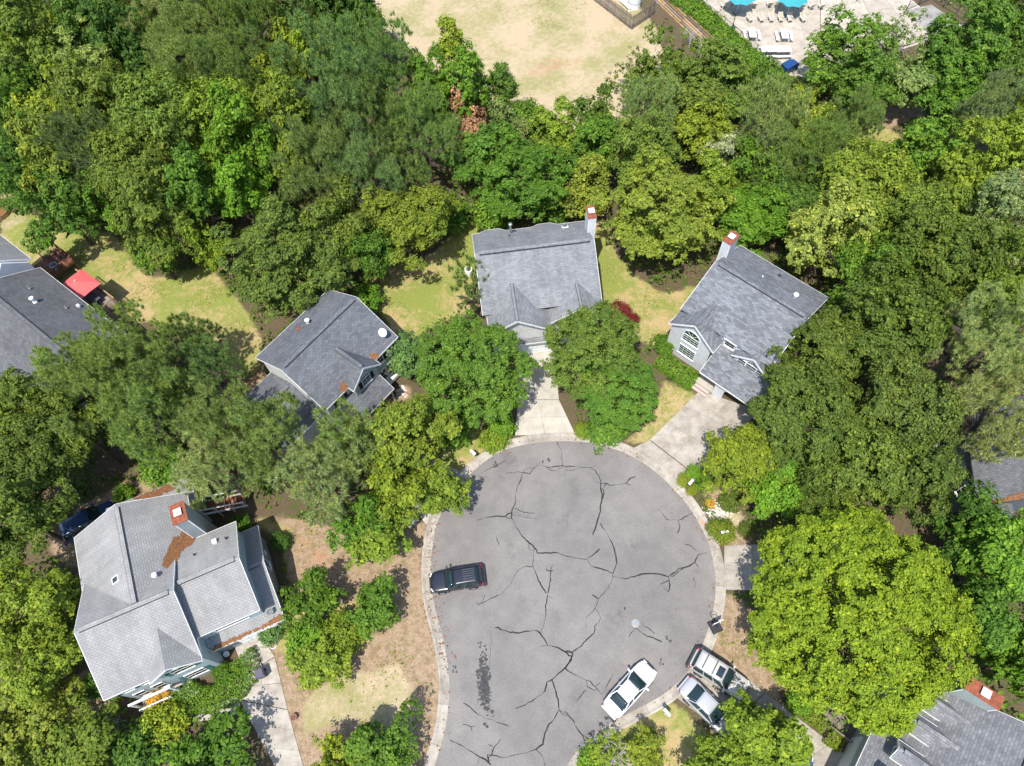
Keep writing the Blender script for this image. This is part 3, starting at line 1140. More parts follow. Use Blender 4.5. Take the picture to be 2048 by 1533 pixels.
def railing(parent, pts, h=0.95, mat='wood_tan', step=0.14, post=0.1, bal=0.04):
    pts = [Vector(p) for p in pts]
    for i in range(len(pts)):
        one('post', mat, parent, 'bar', pts[i] - Vector((0, 0, 0.1)), pts[i] + Vector((0, 0, h)), post, post)
    for a, b in zip(pts, pts[1:]):
        d = (b - a)
        u = d.normalized() * (post / 2 + 0.004)
        one('handrail', mat, parent, 'bar', a + u + Vector((0, 0, h - 0.03)), b - u + Vector((0, 0, h - 0.03)), 0.12, 0.05)
        one('bottom_rail', mat, parent, 'bar', a + u + Vector((0, 0, 0.12)), b - u + Vector((0, 0, 0.12)), 0.05, 0.07)
        n = int(d.length / step)
        for k in range(1, n):
            p = a + d * k / n
            one('baluster', mat, parent, 'bar', p + Vector((0, 0, 0.157)), p + Vector((0, 0, h - 0.057)), bal, bal)


def planks(parent, u0, u1, v0, v1, z, mat, along='u', w=0.15, gap=0.012, th=0.04):
    if along == 'u':
        n = max(1, int((v1 - v0) / w))
        for i in range(n):
            bx(parent, 'plank', mat, u0, u1, v0 + i * w, v0 + (i + 1) * w - gap, z - th, z)
    else:
        n = max(1, int((u1 - u0) / w))
        for i in range(n):
            bx(parent, 'plank', mat, u0 + i * w, u0 + (i + 1) * w - gap, v0, v1, z - th, z)


def to_world(root, p):
    return Matrix.Translation(root.location) @ Matrix.Rotation(root.rotation_euler.z, 4, 'Z') @ Vector(p)


def needles_on_roof(root, plane, outline, label, n=260, seed=1):
    """drift of fallen needles lying on a roof slope: plane = (point, normal) in the house frame"""
    rg = random.Random(seed)
    p0, nr = Vector(plane[0]), Vector(plane[1]).normalized()
    zf = lambda u, v: p0.z - (nr.x * (u - p0.x) + nr.y * (v - p0.y)) / nr.z
    us = [q[0] for q in outline]
    vs_ = [q[1] for q in outline]
    m = MB()
    X = []
    k = 0
    while len(X) < n and k < n * 30:
        k += 1
        u, v = rg.uniform(min(us), max(us)), rg.uniform(min(vs_), max(vs_))
        if inside(outline, np.array([u]), np.array([v]))[0]:
            X.append((u, v))
    for u, v in X:
        a = rg.random() * 6.28
        l, w = rg.uniform(0.08, 0.2), rg.uniform(0.03, 0.07)
        dx, dy = math.cos(a) * l, math.sin(a) * l
        ex, ey = -math.sin(a) * w, math.cos(a) * w
        h = rg.uniform(0.012, 0.06)
        pts = [(u - dx, v - dy), (u + ex, v + ey), (u + dx, v + dy), (u - ex, v - ey)]
        m.face([to_world(root, (x, y, zf(x, y) + h)) for x, y in pts])
    o = m.build('leaf_litter', 'litter_brown')
    tag(o, label, 'leaf litter', kind='stuff')
    return o


plain('litter_brown', (0.19, 0.085, 0.035), 0.95, var=0.5, scale=9)


def house(name, xy, ang, label):
    return empty(name, (xy[0], xy[1], 0), rad(ang), label, 'house')


# ---------------------------------------------------------------- 1 house with the light grey many-gabled roof, lower left
h1 = house('gabled_house', (-27, 13), 21, 'large house at lower left under a pale grey many-gabled shingle roof')
S1 = 'shingle_light'
block(h1, -6.6, 2.1, 0.3, 8.7, 0, 5.55, 7.98, 'v', 'siding_grey', rp=-2.15)
gable(h1, -6.9, 2.4, 0.3, 9.0, 5.55, 8.2, 'v', S1, rp=-2.15, ends=(0, 1))
block(h1, -6.3, 0.4, -4.15, 4.7, 0, 5.5, 7.98, 'u', 'siding_blue', rp=0.24)
gable(h1, -6.6, 0.7, -4.55, 5.03, 5.57, 8.23, 'u', S1, rp=0.24)
block(h1, 0.42, 5.3, -2.7, 4.35, 0, 5.5, 7.2, 'u', 'siding_blue', rp=0.93)
gable(h1, 0.5, 5.62, -3.05, 4.72, 5.58, 7.42, 'u', S1, rp=0.93, ends=(0, 1))
trimline(h1, (0.5, -3.05, 5.58), (0.5, 0.93, 7.42), (-1, 0, 0))
block(h1, 0.44, 6.2, -3.35, 4.4, 0, 3.05, 4.3, 'u', 'siding_grey', rp=0.92)
gable(h1, 0.75, 6.6, -3.75, 4.75, 3.03, 4.5, 'u', S1, rp=0.92, ends=(0, 1), capdark=True)
# front gable with two rows of windows
block(h1, -2.95, 0.45, -4.42, -3.4, 0, 5.5, 6.95, 'v', 'siding_blue', rp=-1.33)
gable(h1, -3.25, 0.68, -4.85, -1.7, 5.57, 7.2, 'v', S1, rp=-1.33, ends=(1, 0), cap=False)
for cu in (-1.95, -0.7):
    pass
window(h1, (-1.25, -4.42, 4.35), 1.5, 1.3, (0, -1, 0), nx=3, ny=2, sill=False, shut='shutter_green')
window(h1, (-1.25, -4.42, 1.7), 1.5, 1.3, (0, -1, 0), nx=3, ny=2, sill=False, shut='shutter_green')
for cu in (-5.5, -4.1):
    window(h1, (cu, -4.15, 4.4), 0.8, 1.3, (0, -1, 0), nx=1, ny=2, shut='shutter_dark', sill=False)
    window(h1, (cu, -4.15, 1.7), 0.8, 1.5, (0, -1, 0), nx=1, ny=2)
# porch with rail and brick steps
bx(h1, 'porch_floor', 'concrete', -6.2, -3.0, -5.3, -4.16, 0, 0.45)
railing(h1, [(-6.1, -5.2, 0.45), (-4.9, -5.2, 0.45), (-3.7, -5.2, 0.45)], 0.95, 'white_trim')
one('beam', 'white_trim', h1, 'bar', (-6.25, -4.9, 2.75), (-3.0, -4.9, 2.75), 0.16, 0.2)
for cu in (-6.15, -3.1):
    one('post', 'white_trim', h1, 'bar', (cu, -4.9, 0.45), (cu, -4.9, 2.64), 0.14, 0.14)
for k in range(3):
    bx(h1, 'step', 'brick', -3.5, -2.1, -5.0 - 0.32 * k, -4.46 - 0.32 * k, 0, 0.45 - 0.15 * k)
# garage door and upper window row over the lower roof
window(h1, (3.0, -2.7, 4.35), 2.6, 0.8, (0, -1, 0), nx=3, ny=1, sill=False)
gd = bx(h1, 'garage_door', 'white_trim', 2.3, 5.6, -3.42, -3.352, 0.05, 2.3)
for j in range(3):
    for i in range(4):
        bx(gd, 'panel', 'white_plastic', 2.4 + i * 0.8, 3.1 + i * 0.8, -3.44, -3.421, 0.15 + j * 0.75, 0.8 + j * 0.75)
window(h1, (6.2, 1.6, 1.9), 0.7, 1.2, (1, 0, 0), nx=1, ny=2, frame='white_trim')
ac = bx(h1, 'wall_vent', 'white_plastic', 6.2, 6.26, 2.6, 3.0, 1.2, 1.6)
# back porch with low roof, screens, stair
slab(h1, 'porch_roof', [(-5.2, 8.75, 3.95), (2.35, 8.75, 3.95), (2.35, 11.9, 3.0), (-5.2, 11.9, 3.0)], S1, 0.12)
trimline(h1, (2.35, 8.75, 3.95), (2.35, 11.9, 3.0), (1, 0, 0))
bx(h1, 'porch_floor', 'wood_grey', -4.8, 2.0, 8.72, 11.5, 1.9, 2.05)
for cv in (9.0, 10.2, 11.4):
    one('post', 'white_trim', h1, 'bar', (1.95, cv, 0), (1.95, cv, 3.1), 0.14, 0.14)
    one('post', 'white_trim', h1, 'bar', (-4.7, cv, 0), (-4.7, cv, 3.1), 0.14, 0.14)
for z in (2.4, 3.0):
    one('screen_rail', 'white_trim', h1, 'bar', (2.0, 9.08, z), (2.0, 11.32, z), 0.05, 0.06)
one('screen', 'glass_dark', h1, 'bar', (1.93, 9.1, 2.55), (1.93, 11.3, 2.55), 0.02, 0.98)
one('screen', 'glass_dark', h1, 'bar', (-4.6, 11.42, 2.55), (1.8, 11.42, 2.55), 0.02, 0.98)
for k in range(11):
    bx(h1, 'tread', 'wood_red', 2.25 + 0.3 * k, 2.52 + 0.3 * k, 8.35, 9.5, 1.87 - 0.17 * k, 1.92 - 0.17 * k)
for cv in (8.3, 9.55):
    one('stringer', 'white_trim', h1, 'bar', (2.1, cv, 1.86), (5.55, cv, 0.1), 0.06, 0.26)
    one('handrail', 'white_trim', h1, 'bar', (2.1, cv, 2.9), (5.5, cv, 1.1), 0.1, 0.07)
    for k in range(4):
        q = k / 3
        one('post', 'white_trim', h1, 'bar', (2.2 + 3.2 * q, cv, 0), (2.2 + 3.2 * q, cv, 2.83 - 1.7 * q), 0.09, 0.09)
chimney(h1, 2.15, 3.2, 4.75, 6.35, 9.2, 'siding_grey')
skylight(h1, -3.45, 3.2, 7.46, (-1, 0), 0.56)
pipe(h1, -0.6, 2.2, 7.1, 0.55, 0.12, 'white_plastic', True)
pipe(h1, -0.9, 1.5, 7.2, 0.2, 0.06, 'black_metal')
pipe(h1, 4.8, 3.3, 6.4, 0.2, 0.06, 'black_metal')
pipe(h1, 2.2, 3.0, 6.45, 0.25, 0.06, 'black_metal')
bx(h1, 'roof_vent', 'white_plastic', 3.7, 4.05, 3.25, 3.6, 6.2, 6.52)
needles_on_roof(h1, ((0.12, 5, 6.88), (0.582, 0, 1)), [(1.9, 6.3), (2.4, 5.0), (2.0, 4.3), (1.2, 3.9), (0.7, 2.9), (0.1, 2.6), (-0.1, 3.1), (0.6, 4.4), (1.0, 5.2), (1.4, 5.0), (1.6, 5.8)], 'brown fallen pine needles in the roof valley beside the chimney at lower left', 900, 3)
needles_on_roof(h1, ((0, 8.75, 3.95), (0, 0.3016, 1)), [(-3, 11.8), (0.4, 11.8), (0.9, 11.0), (-1.0, 10.9)], 'brown fallen needles on the low back porch roof at lower left', 380, 4)
needles_on_roof(h1, ((0.75, -3.75, 3.03), (0, -0.315, 1)), [(0.8, -3.72), (6.5, -3.72), (6.4, -3.3), (4.9, -3.55), (0.9, -3.5)], 'brown fallen needles along the garage eave at lower left', 300, 5)
dish(to_world(h1, (5.85, -2.9, 3.33)), 0.45, 0.28, (0.6, -0.5, 0.6), 'small dark satellite dish at the corner of the pale grey garage roof', 'grey_metal')

# ---------------------------------------------------------------- 2 house left of the court, slate roof and bright white end wall
h2 = house('slate_house', (-17, 36), 49, 'house with slate grey roof and bright white end wall left of the court')
S2 = 'shingle_slate'
block(h2, -4.7, 4.3, -4.4, 4.1, 0, 5.55, 7.98, 'u', 'siding_white', rp=-0.2)
gable(h2, -5.0, 4.6, -4.75, 4.4, 5.6, 8.2, 'u', S2, rp=-0.2)
block(h2, -1.75, 1.15, -5.1, -3.9, 0, 5.55, 7.1, 'v', 'siding_blue', rp=-0.3)
gable(h2, -2.08, 1.48, -5.45, -1.7, 5.6, 7.35, 'v', S2, rp=-0.3, ends=(1, 0))
window(h2, (-0.3, -5.1, 4.75), 0.95, 1.0, (0, -1, 0), nx=2, ny=2, shut='shutter_dark', arch=True, glassm='glass_blue')
bx(h2, 'wall', 'siding_blue', 1.2, 4.28, -4.46, -4.405, 0, 5.5)
for cu in (2.2, 3.4):
    window(h2, (cu, -4.46, 4.5), 0.6, 1.2, (0, -1, 0), nx=1, ny=2, shut='shutter_dark')
bay = bx(h2, 'bay_sill', 'white_trim', 1.5, 4.2, -5.05, -4.47, 0.4, 0.9)
for cu in (1.95, 2.85, 3.75):
    window(h2, (cu, -4.46, 1.9), 0.7, 1.7, (0, -1, 0), nx=1, ny=2)
window(h2, (-3.1, -4.4, 4.5), 0.7, 1.2, (0, -1, 0), nx=1, ny=2, shut='shutter_dark')
slab(h2, 'porch_roof', [(-2.9, -4.42, 4.05), (-1.78, -4.42, 4.05), (-1.78, -5.12, 3.75), (1.13, -5.12, 3.75), (1.13, -6.75, 2.8), (-2.9, -6.75, 2.8)], S2, 0.12)
trimline(h2, (-2.9, -6.75, 2.8), (1.13, -6.75, 2.8), (0, -1, 0))
trimline(h2, (1.13, -5.12, 3.75), (1.13, -6.75, 2.8), (1, 0, 0))
bx(h2, 'porch_floor', 'brick', -2.7, 1.0, -6.6, -5.12, 0, 0.4)
for cu in (-2.6, -0.8, 0.9):
    one('post', 'white_trim', h2, 'bar', (cu, -6.5, 0.4), (cu, -6.5, 2.75), 0.14, 0.14)
railing(h2, [(-2.6, -6.5, 0.42), (-0.9, -6.5, 0.42)], 0.8, 'white_trim')
block(h2, -9.2, -4.72, -3.0, 3.5, 0, 3.05, 4.35, 'u', 'siding_white', rp=0.4)
gable(h2, -9.5, -4.73, -3.3, 3.8, 3.05, 4.6, 'u', S2, rp=0.4, ends=(1, 0))
pipe(h2, 0.3, 2.3, 6.65, 0.6, 0.13, 'white_plastic', True)
pipe(h2, -0.3, 2.5, 6.55, 0.3, 0.07, 'grey_metal')
bx(h2, 'roof_vent', 'rust', -0.8, -0.45, 2.55, 2.85, 6.4, 6.72)
dish(to_world(h2, (3.75, -4.0, 6.03)), 0.75, 0.42, (-0.25, -0.75, 0.75), 'white satellite dish at the right corner of the slate roofed house')
# deck behind the end wall
planks(h2, -7.0, -4.8, 3.9, 6.0, 1.5, 'wood_tan', 'v')
bx(h2, 'deck_frame', 'wood_grey', -6.95, -4.85, 3.95, 5.95, 1.2, 1.455)
for cu in (-6.9, -4.95):
    for cv in (4.05, 5.9):
        one('post', 'wood_tan', h2, 'bar', (cu, cv, 0), (cu, cv, 1.2), 0.12, 0.12)
railing(h2, [(-6.95, 4.0, 1.5), (-6.95, 5.95, 1.5), (-4.9, 5.95, 1.5)], 0.95, 'wood_tan')
needles_on_roof(h2, ((0, -4.75, 5.6), (0, -0.571, 1)), [(1.45, -4.7), (1.5, -4.2), (2.0, -4.5), (2.1, -4.72)], 'orange dry leaves beside the small front gable of the slate roofed house', 120, 7)
needles_on_roof(h2, ((0, -4.75, 5.6), (0, -0.571, 1)), [(-2.1, -4.7), (-2.1, -4.1), (-2.6, -4.4), (-2.8, -4.72)], 'orange dry leaves at the left foot of the slate roof front gable', 120, 8)

# ---------------------------------------------------------------- 3 house at the head of the court
h3 = house('court_head_house', (3, 44), 4, 'house at the head of the court with pale grey roof and white chimney')
S3 = 'shingle_pale'
block(h3, -5.4, 5.45, -4.8, 4.1, 0, 5.55, 7.98, 'u', 'siding_white', rp=-0.12, ze2=5.6)
kN = (8.2 - 5.6) / 4.6
nz = lambda v: 8.2 - (v + 0.12) * kN
slab(h3, 'roof', [(-5.75, -0.12, 8.2), (5.75, -0.12, 8.2), (5.75, 4.48, nz(4.48)), (2.95, 4.48, nz(4.48)), (2.35, 5.05, nz(5.05)), (1.05, 5.05, nz(5.05)), (0.35, 4.48, nz(4.48)),
                  (-2.35, 4.48, nz(4.48)), (-2.95, 5.15, nz(5.15)), (-4.3, 5.15, nz(5.15)), (-5.0, 4.48, nz(4.48)), (-5.75, 4.48, nz(4.48))], S3)
oN = [(5.75, 4.48), (2.95, 4.48), (2.35, 5.05), (1.05, 5.05), (0.35, 4.48), (-2.35, 4.48), (-2.95, 5.15), (-4.3, 5.15), (-5.0, 4.48), (-5.75, 4.48)]
for (a, b), (c, d) in zip(oN, oN[1:]):
    out = Vector((-(d - b), c - a, 0)).normalized()
    out = out if out.y > 0 else -out
    trimline(h3, (a, b, nz(b)), (c, d, nz(d)), out, h=0.12)
for u0, u1 in ((-4.9, -2.45), (0.45, 2.85)):
    m = MB()
    ring = [(u0, 4.1), (u1, 4.1), (u1 - 0.55, 4.85), (u0 + 0.55, 4.85)]
    m.hexa([(a, b, 0) for a, b in ring], [(a, b, nz(b) - 0.2) for a, b in ring])
    m.build('bay', 'siding_white', h3)
    window(h3, ((u0 + u1) / 2, 4.85, 1.7), 0.9, 1.5, (0, 1, 0), nx=1, ny=2)
slab(h3, 'roof', [(-5.75, -0.12, 8.2), (5.75, -0.12, 8.2), (5.75, -5.3, 5.3), (-5.75, -5.3, 5.3)], S3)
trimline(h3, (5.75, -0.12, 8.2), (5.75, -5.3, 5.3), (1, 0, 0), h=0.14)
trimline(h3, (-5.75, -0.12, 8.2), (-5.75, -5.3, 5.3), (-1, 0, 0), h=0.14)
trimline(h3, (-5.75, -0.12, 8.2), (-5.75, 4.48, nz(4.48)), (-1, 0, 0), h=0.14)
trimline(h3, (5.75, -0.12, 8.2), (5.75, 4.48, nz(4.48)), (1, 0, 0), h=0.14)
ridge_cap(h3, (-5.35, -0.12, 8.2), (5.35, -0.12, 8.2), S3, False)
one('vent_slot', 'vent_dark', h3, 'bar', (-5.3, -0.335, 8.14), (5.3, -0.335, 8.14), 0.05, 0.1)
block(h3, -5.1, 0.3, -6.95, -4.7, 0, 4.75, 6.35, 'v', 'siding_white', rp=-2.65)
gable(h3, -5.35, 0.62, -7.35, -3.0, 4.9, 6.72, 'v', S3, rp=-2.65, ze2=4.55, ends=(1, 0), cap=False, eaves=(1, 0))
block(h3, 0.5, 5.4, -6.2, -4.7, 0, 4.3, 6.1, 'v', 'siding_white', rp=3.5, ze2=4.9)
gable(h3, 0.6, 5.8, -6.6, -3.6, 4.55, 6.4, 'v', S3, rp=3.5, ze2=5.05, ends=(1, 0), cap=False, eaves=(0, 1))
for u, v0, v1, z in ((-2.65, -7.25, -3.0, 6.72), (3.5, -6.5, -3.7, 6.4)):
    ridge_cap(h3, (u, v0, z - 0.03), (u, v1, z - 0.03), S3, True, 0.24)
gd = bx(h3, 'garage_door', 'white_trim', -2.4, 1.0, -7.04, -6.952, 0.06, 2.3)
for j in range(3):
    for i in range(4):
        bx(gd, 'panel', 'white_plastic', -2.3 + i * 0.82, -1.6 + i * 0.82, -7.065, -7.041, 0.15 + j * 0.75, 0.8 + j * 0.75)
block(h3, 0.31, 1.28, -6.9, -6.21, 0, 2.75, 2.9, 'v', 'siding_white')
slab(h3, 'garage_roof', [(-2.7, -7.45, 2.75), (1.5, -7.45, 2.75), (1.5, -6.96, 3.0), (-2.7, -6.96, 3.0)], S3, 0.1)
trimline(h3, (-2.7, -7.45, 2.75), (1.5, -7.45, 2.75), (0, -1, 0))
chimney(h3, 5.46, 6.2, 1.55, 2.95, 9.3)
pipe(h3, -1.9, 3.55, 6.1, 1.35, 0.11, 'grey_metal', True)
pipe(h3, -2.1, 3.0, 6.4, 0.22, 0.06, 'black_metal')
pipe(h3, -1.4, 3.95, 5.9, 0.15, 0.08, 'black_metal')
skylight(h3, 3.6, 3.55, nz(3.55), (0, 1), kN, 0.62, 0.5)
acp = P(938, 548)
acu = empty('air_conditioner', (acp.x, acp.y, 0), label='round white air conditioner unit on grass behind the small pine', cat='air conditioner')
one('cabinet', 'white_plastic', acu, 'lathe', [(0.42, 0.0), (0.42, 0.8), (0.36, 0.86)], 20)
one('fan_grille', 'vent_dark', acu, 'lathe', [(0.3, 0.862), (0.3, 0.875), (0.05, 0.88)], 20)
one('guard_ring', 'white_plastic', acu, 'torus', (0, 0, 0.9), 0.2, 0.025)

# ---------------------------------------------------------------- 4 house right of the court with arched windows
h4 = house('arched_window_house', (23, 37), -45, 'pale house right of the court with tall arched window and hedge')
S4 = 'shingle_mid'
block(h4, -4.65, 4.5, -4.3, 5.3, 0, 5.5, 7.98, 'u', 'siding_lilac', rp=0.26, ze2=5.55)
gable(h4, -4.95, 4.8, -4.6, 5.6, 5.83, 8.2, 'u', S4, rp=0.26, ze2=5.6, eaves=(0, 1))
trimline(h4, (-0.1, -4.6, 5.83), (1.3, -4.6, 5.83), (0, -1, 0))
block(h4, -4.9, -0.5, -5.6, -3.6, 0, 4.75, 6.55, 'v', 'siding_lilac', rp=-2.6)
gable(h4, -5.1, -0.12, -5.95, -2.2, 4.8, 6.85, 'v', S4, rp=-2.6, ends=(1, 0), capdark=False, eaves=(0, 0))
trimline(h4, (-5.1, -5.95, 4.8), (-5.1, -4.65, 4.8), (-1, 0, 0))
trimline(h4, (-0.12, -5.95, 4.8), (-0.12, -4.65, 4.8), (1, 0, 0))
window(h4, (-2.65, -5.6, 3.85), 1.7, 1.0, (0, -1, 0), 'glass_green', 4, 3, arch=True)
window(h4, (-2.65, -5.6, 1.75), 1.7, 1.35, (0, -1, 0), 'glass_green', 4, 4)
window(h4, (0.55, -4.3, 4.9), 0.95, 0.75, (0, -1, 0), 'glass_dark', 2, 2)
block(h4, 1.55, 4.75, -4.75, -3.2, 0, 4.75, 5.85, 'v', 'siding_lilac', rp=3.3)
gable(h4, 1.25, 5.0, -5.05, -2.0, 4.8, 6.15, 'v', S4, rp=3.3, ends=(1, 0), capdark=False, eaves=(0, 0))
window(h4, (3.3, -4.75, 4.3), 1.0, 0.75, (0, -1, 0), 'glass_blue', 2, 2, arch=True)
for cu in (2.3, 4.25):
    window(h4, (cu, -4.75, 4.3), 0.75, 0.75, (0, -1, 0), 'glass_blue', 1, 2)
slab(h4, 'porch_roof', [(-0.25, -4.32, 4.5), (1.53, -4.32, 4.5), (1.53, -4.77, 4.1), (5.9, -4.77, 4.1), (5.9, -7.2, 2.75), (-0.25, -7.2, 2.75)], S4, 0.12)
trimline(h4, (-0.25, -7.2, 2.75), (5.9, -7.2, 2.75), (0, -1, 0))
trimline(h4, (-0.25, -4.75, 4.15), (-0.25, -7.2, 2.75), (-1, 0, 0))
bx(h4, 'porch_floor', 'concrete', -0.45, 1.5, -7.0, -4.77, 0, 0.45)
for k in range(2):
    bx(h4, 'step', 'brick', -0.3, 1.3, -7.32 - 0.32 * k, -7.02 - 0.32 * k, 0, 0.3 - 0.15 * k)
bx(h4, 'wall', 'siding_lilac', 1.52, 2.3, -6.9, -4.78, 0, 2.7)
m = MB()
m.box(2.3, 2.55, -6.95, -6.75, 0, 2.4)
m.box(2.31, 5.6, -6.95, -6.75, 2.41, 2.7)
m.bar((2.53, -6.85, 1.9), (3.0, -6.85, 2.42), 0.19, 0.2, up=(0, 1, 0))
m.build('carport_front', 'siding_lilac', h4)
bx(h4, 'door', 'shutter_dark', 0.2, 1.2, -4.36, -4.305, 0.46, 2.5)
chimney(h4, -5.5, -4.66, 1.9, 3.35, 9.3, 'siding_lilac')
pipe(h4, 2.6, 2.3, 7.1, 0.45, 0.14, 'white_plastic', True)
pipe(h4, -0.9, 2.4, 7.05, 0.25, 0.06, 'white_plastic')
pipe(h4, 3.9, 3.4, 6.55, 0.2, 0.06, 'grey_metal')
bx(h4, 'roof_vent', 'vent_dark', -0.1, 0.2, 4.1, 4.4, 6.15, 6.4)
dish(to_world(h4, (4.1, -3.0, 6.65)), 0.4, 0.26, (-0.2, -0.8, 0.5), 'small dark satellite dish on the arched window house roof', 'grey_metal')

# ---------------------------------------------------------------- 5 charcoal roofed house at the left edge
h5 = house('charcoal_house', (-45, 40), -40, 'house at the left edge under a wide charcoal shingle roof')
S5 = 'shingle_char'
block(h5, -6.3, 8.0, -5.8, 4.3, 0, 5.25, 7.8, 'u', 'siding_blue', rp=-0.3)
gable(h5, -6.65, 8.3, -6.1, 4.6, 5.2, 8.0, 'u', S5, rp=-0.3)
block(h5, 2.6, 6.4, -7.5, -5.0, 0, 4.9, 6.2, 'v', 'siding_blue', rp=4.5)
gable(h5, 2.3, 6.7, -7.9, -3.2, 4.9, 6.4, 'v', S5, rp=4.5, ends=(1, 0))
pipe(h5, -1.4, 1.6, 7.0, 0.55, 0.13, 'white_plastic', True)
pipe(h5, -3.6, 2.3, 6.7, 0.3, 0.06, 'grey_metal')
pipe(h5, 0.9, 3.0, 6.3, 0.25, 0.06, 'grey_metal')
bx(h5, 'roof_vent', 'white_plastic', 1.05, 1.4, 3.75, 4.0, 5.7, 5.95)
# the taller wing on its far side, with a chimney
block(h5, -13.0, -6.68, 0.4, 4.2, 0, 6.4, 8.2, 'u', 'siding_lilac', rp=2.3)
gable(h5, -13.0, -6.95, 0.0, 4.6, 6.4, 8.5, 'u', 'shingle_light', rp=2.3)
chimney(h5, -8.6, -7.2, -0.85, 0.38, 8.3, 'siding_lilac')
window(h5, (-2.5, 4.3, 3.4), 1.8, 2.0, (0, 1, 0), nx=2, ny=1)
# octagonal brown deck
planks(h5, -11.9, -8.7, 4.65, 7.9, 1.4, 'wood_red', 'u')
bx(h5, 'deck_frame', 'wood_red', -11.85, -8.75, 4.7, 7.8, 1.1, 1.355)
for cu in (-11.8, -8.8):
    for cv in (4.8, 7.7):
        one('post', 'wood_red', h5, 'bar', (cu, cv, 0), (cu, cv, 1.1), 0.12, 0.12)
railing(h5, [(-11.85, 6.0, 1.4), (-11.85, 7.8, 1.4), (-8.75, 7.8, 1.4), (-8.75, 5.6, 1.4), (-8.75, 4.7, 1.4)], 0.95, 'wood_red')
# second deck under the red umbrella, and the stair down to the lawn
planks(h5, -6.2, 0.3, 4.65, 7.0, 1.9, 'wood_grey', 'u')
bx(h5, 'deck_frame', 'wood_grey', -6.15, 0.25, 4.7, 6.95, 1.6, 1.855)
for cu in (-6.1, -3.0, 0.2):
    one('post', 'wood_grey', h5, 'bar', (cu, 6.9, 0), (cu, 6.9, 1.6), 0.14, 0.14)
railing(h5, [(-6.1, 6.95, 1.9), (-3.0, 6.95, 1.9), (0.2, 6.95, 1.9), (0.2, 5.7, 1.9)], 0.95, 'wood_tan')
for k in range(10):
    bx(h5, 'tread', 'wood_grey', 0.35 + 0.27 * k, 0.6 + 0.27 * k, 4.75, 5.6, 1.75 - 0.18 * k, 1.8 - 0.18 * k)
for cv in (4.72, 5.65):
    one('handrail', 'wood_tan', h5, 'bar', (0.3, cv, 2.75), (3.1, cv, 0.95), 0.1, 0.07)
    for k in range(4):
        one('post', 'wood_tan', h5, 'bar', (0.4 + 0.9 * k, cv, 0), (0.4 + 0.9 * k, cv, 2.65 - 0.58 * k), 0.08, 0.08)

# ---------------------------------------------------------------- 6 house at the lower right corner, dormers
h6 = house('dormer_house', (28, 1), -40, 'house at the lower right corner with grey roof, dormers and siding chimney')
S6 = 'shingle_grey'
block(h6, -2.8, 11.0, -9.0, 2.4, 0, 4.35, 8.9, 'v', 'siding_sage', rp=4.1)
gable(h6, -3.1, 11.3, -9.3, 2.75, 4.5, 9.1, 'v', S6, rp=4.1, ends=(1, 1))
sl6 = (9.1 - 4.5) / 7.2
for v, w in ((-0.85, 1.5), (1.1, 1.5), (-3.1, 1.4), (-5.3, 1.4)):
    z0 = 4.5 + sl6 * 1.3
    block(h6, -1.75, 2.0, v - w / 2 + 0.12, v + w / 2 - 0.12, 4.9, z0 + 1.05, z0 + 1.7, 'u', 'siding_sage', name='dormer')
    gable(h6, -2.05, 2.6, v - w / 2, v + w / 2, z0 + 1.02, z0 + 1.8, 'u', S6, ends=(1, 0), capdark=False)
    window(h6, (-1.75, v, z0 + 0.55), 0.6, 0.8, (-1, 0, 0), nx=1, ny=2, sill=False)
chimney(h6, -0.5, 1.7, 2.45, 3.35, 8.8, 'siding_sage')
bx(h6, 'garage_door', 'white_trim', -2.86, -2.802, -7.2, -2.6, 0.05, 2.3)
bx(h6, 'door', 'shutter_green', -2.86, -2.802, -0.8, 0.2, 0.3, 2.4)

# ---------------------------------------------------------------- 7 house half hidden by oaks at the right edge
h7 = house('oak_shaded_house', (35, 22), 5, 'dark grey house half hidden by oaks at the right edge')
S7 = 'shingle_char'
block(h7, 1.6, 11.0, -5.1, 3.0, 0, 5.3, 7.4, 'u', 'siding_dark', rp=-1.0)
gable(h7, 1.45, 11.3, -5.45, 3.3, 5.35, 7.7, 'u', S7, rp=-1.0, trim='vent_dark')
slab(h7, 'porch_roof', [(0.6, -5.12, 3.4), (5.6, -5.12, 3.4), (5.6, -7.4, 2.7), (0.6, -7.4, 2.7)], S7, 0.12)
for cu in (0.8, 3.1, 5.4):
    one('post', 'white_trim', h7, 'bar', (cu, -7.2, 0), (cu, -7.2, 2.65), 0.14, 0.14)
window(h7, (1.6, -3.9, 4.0), 0.8, 1.4, (-1, 0, 0), nx=1, ny=2, shut='shutter_dark')
block(h7, -1.4, 1.58, -2.6, 2.4, 0, 4.0, 5.2, 'v', 'siding_dark', rp=0.4)
gable(h7, -1.7, 1.58, -2.9, 2.8, 4.0, 5.4, 'v', 'shingle_grey', rp=0.4, ends=(1, 1), trim='vent_dark')
needles_on_roof(h7, ((0, -5.12, 3.4), (0, -0.307, 1)), [(1.6, -5.3), (3.2, -5.3), (3.4, -6.0), (2.2, -6.2), (1.6, -5.8)], 'orange dry leaves on the low porch roof at the right edge', 200, 9)
needles_on_roof(h7, ((0, -5.45, 5.35), (0, -0.528, 1)), [(1.6, -5.4), (5.2, -5.4), (5.2, -5.0), (3.5, -5.25), (1.6, -5.25)], 'orange dry leaves along the eave of the dark grey house', 220, 10)
# ---------------------------------------------------------------- foliage
def unit(a):
    return a / np.maximum(np.linalg.norm(a, axis=-1, keepdims=True), 1e-6)


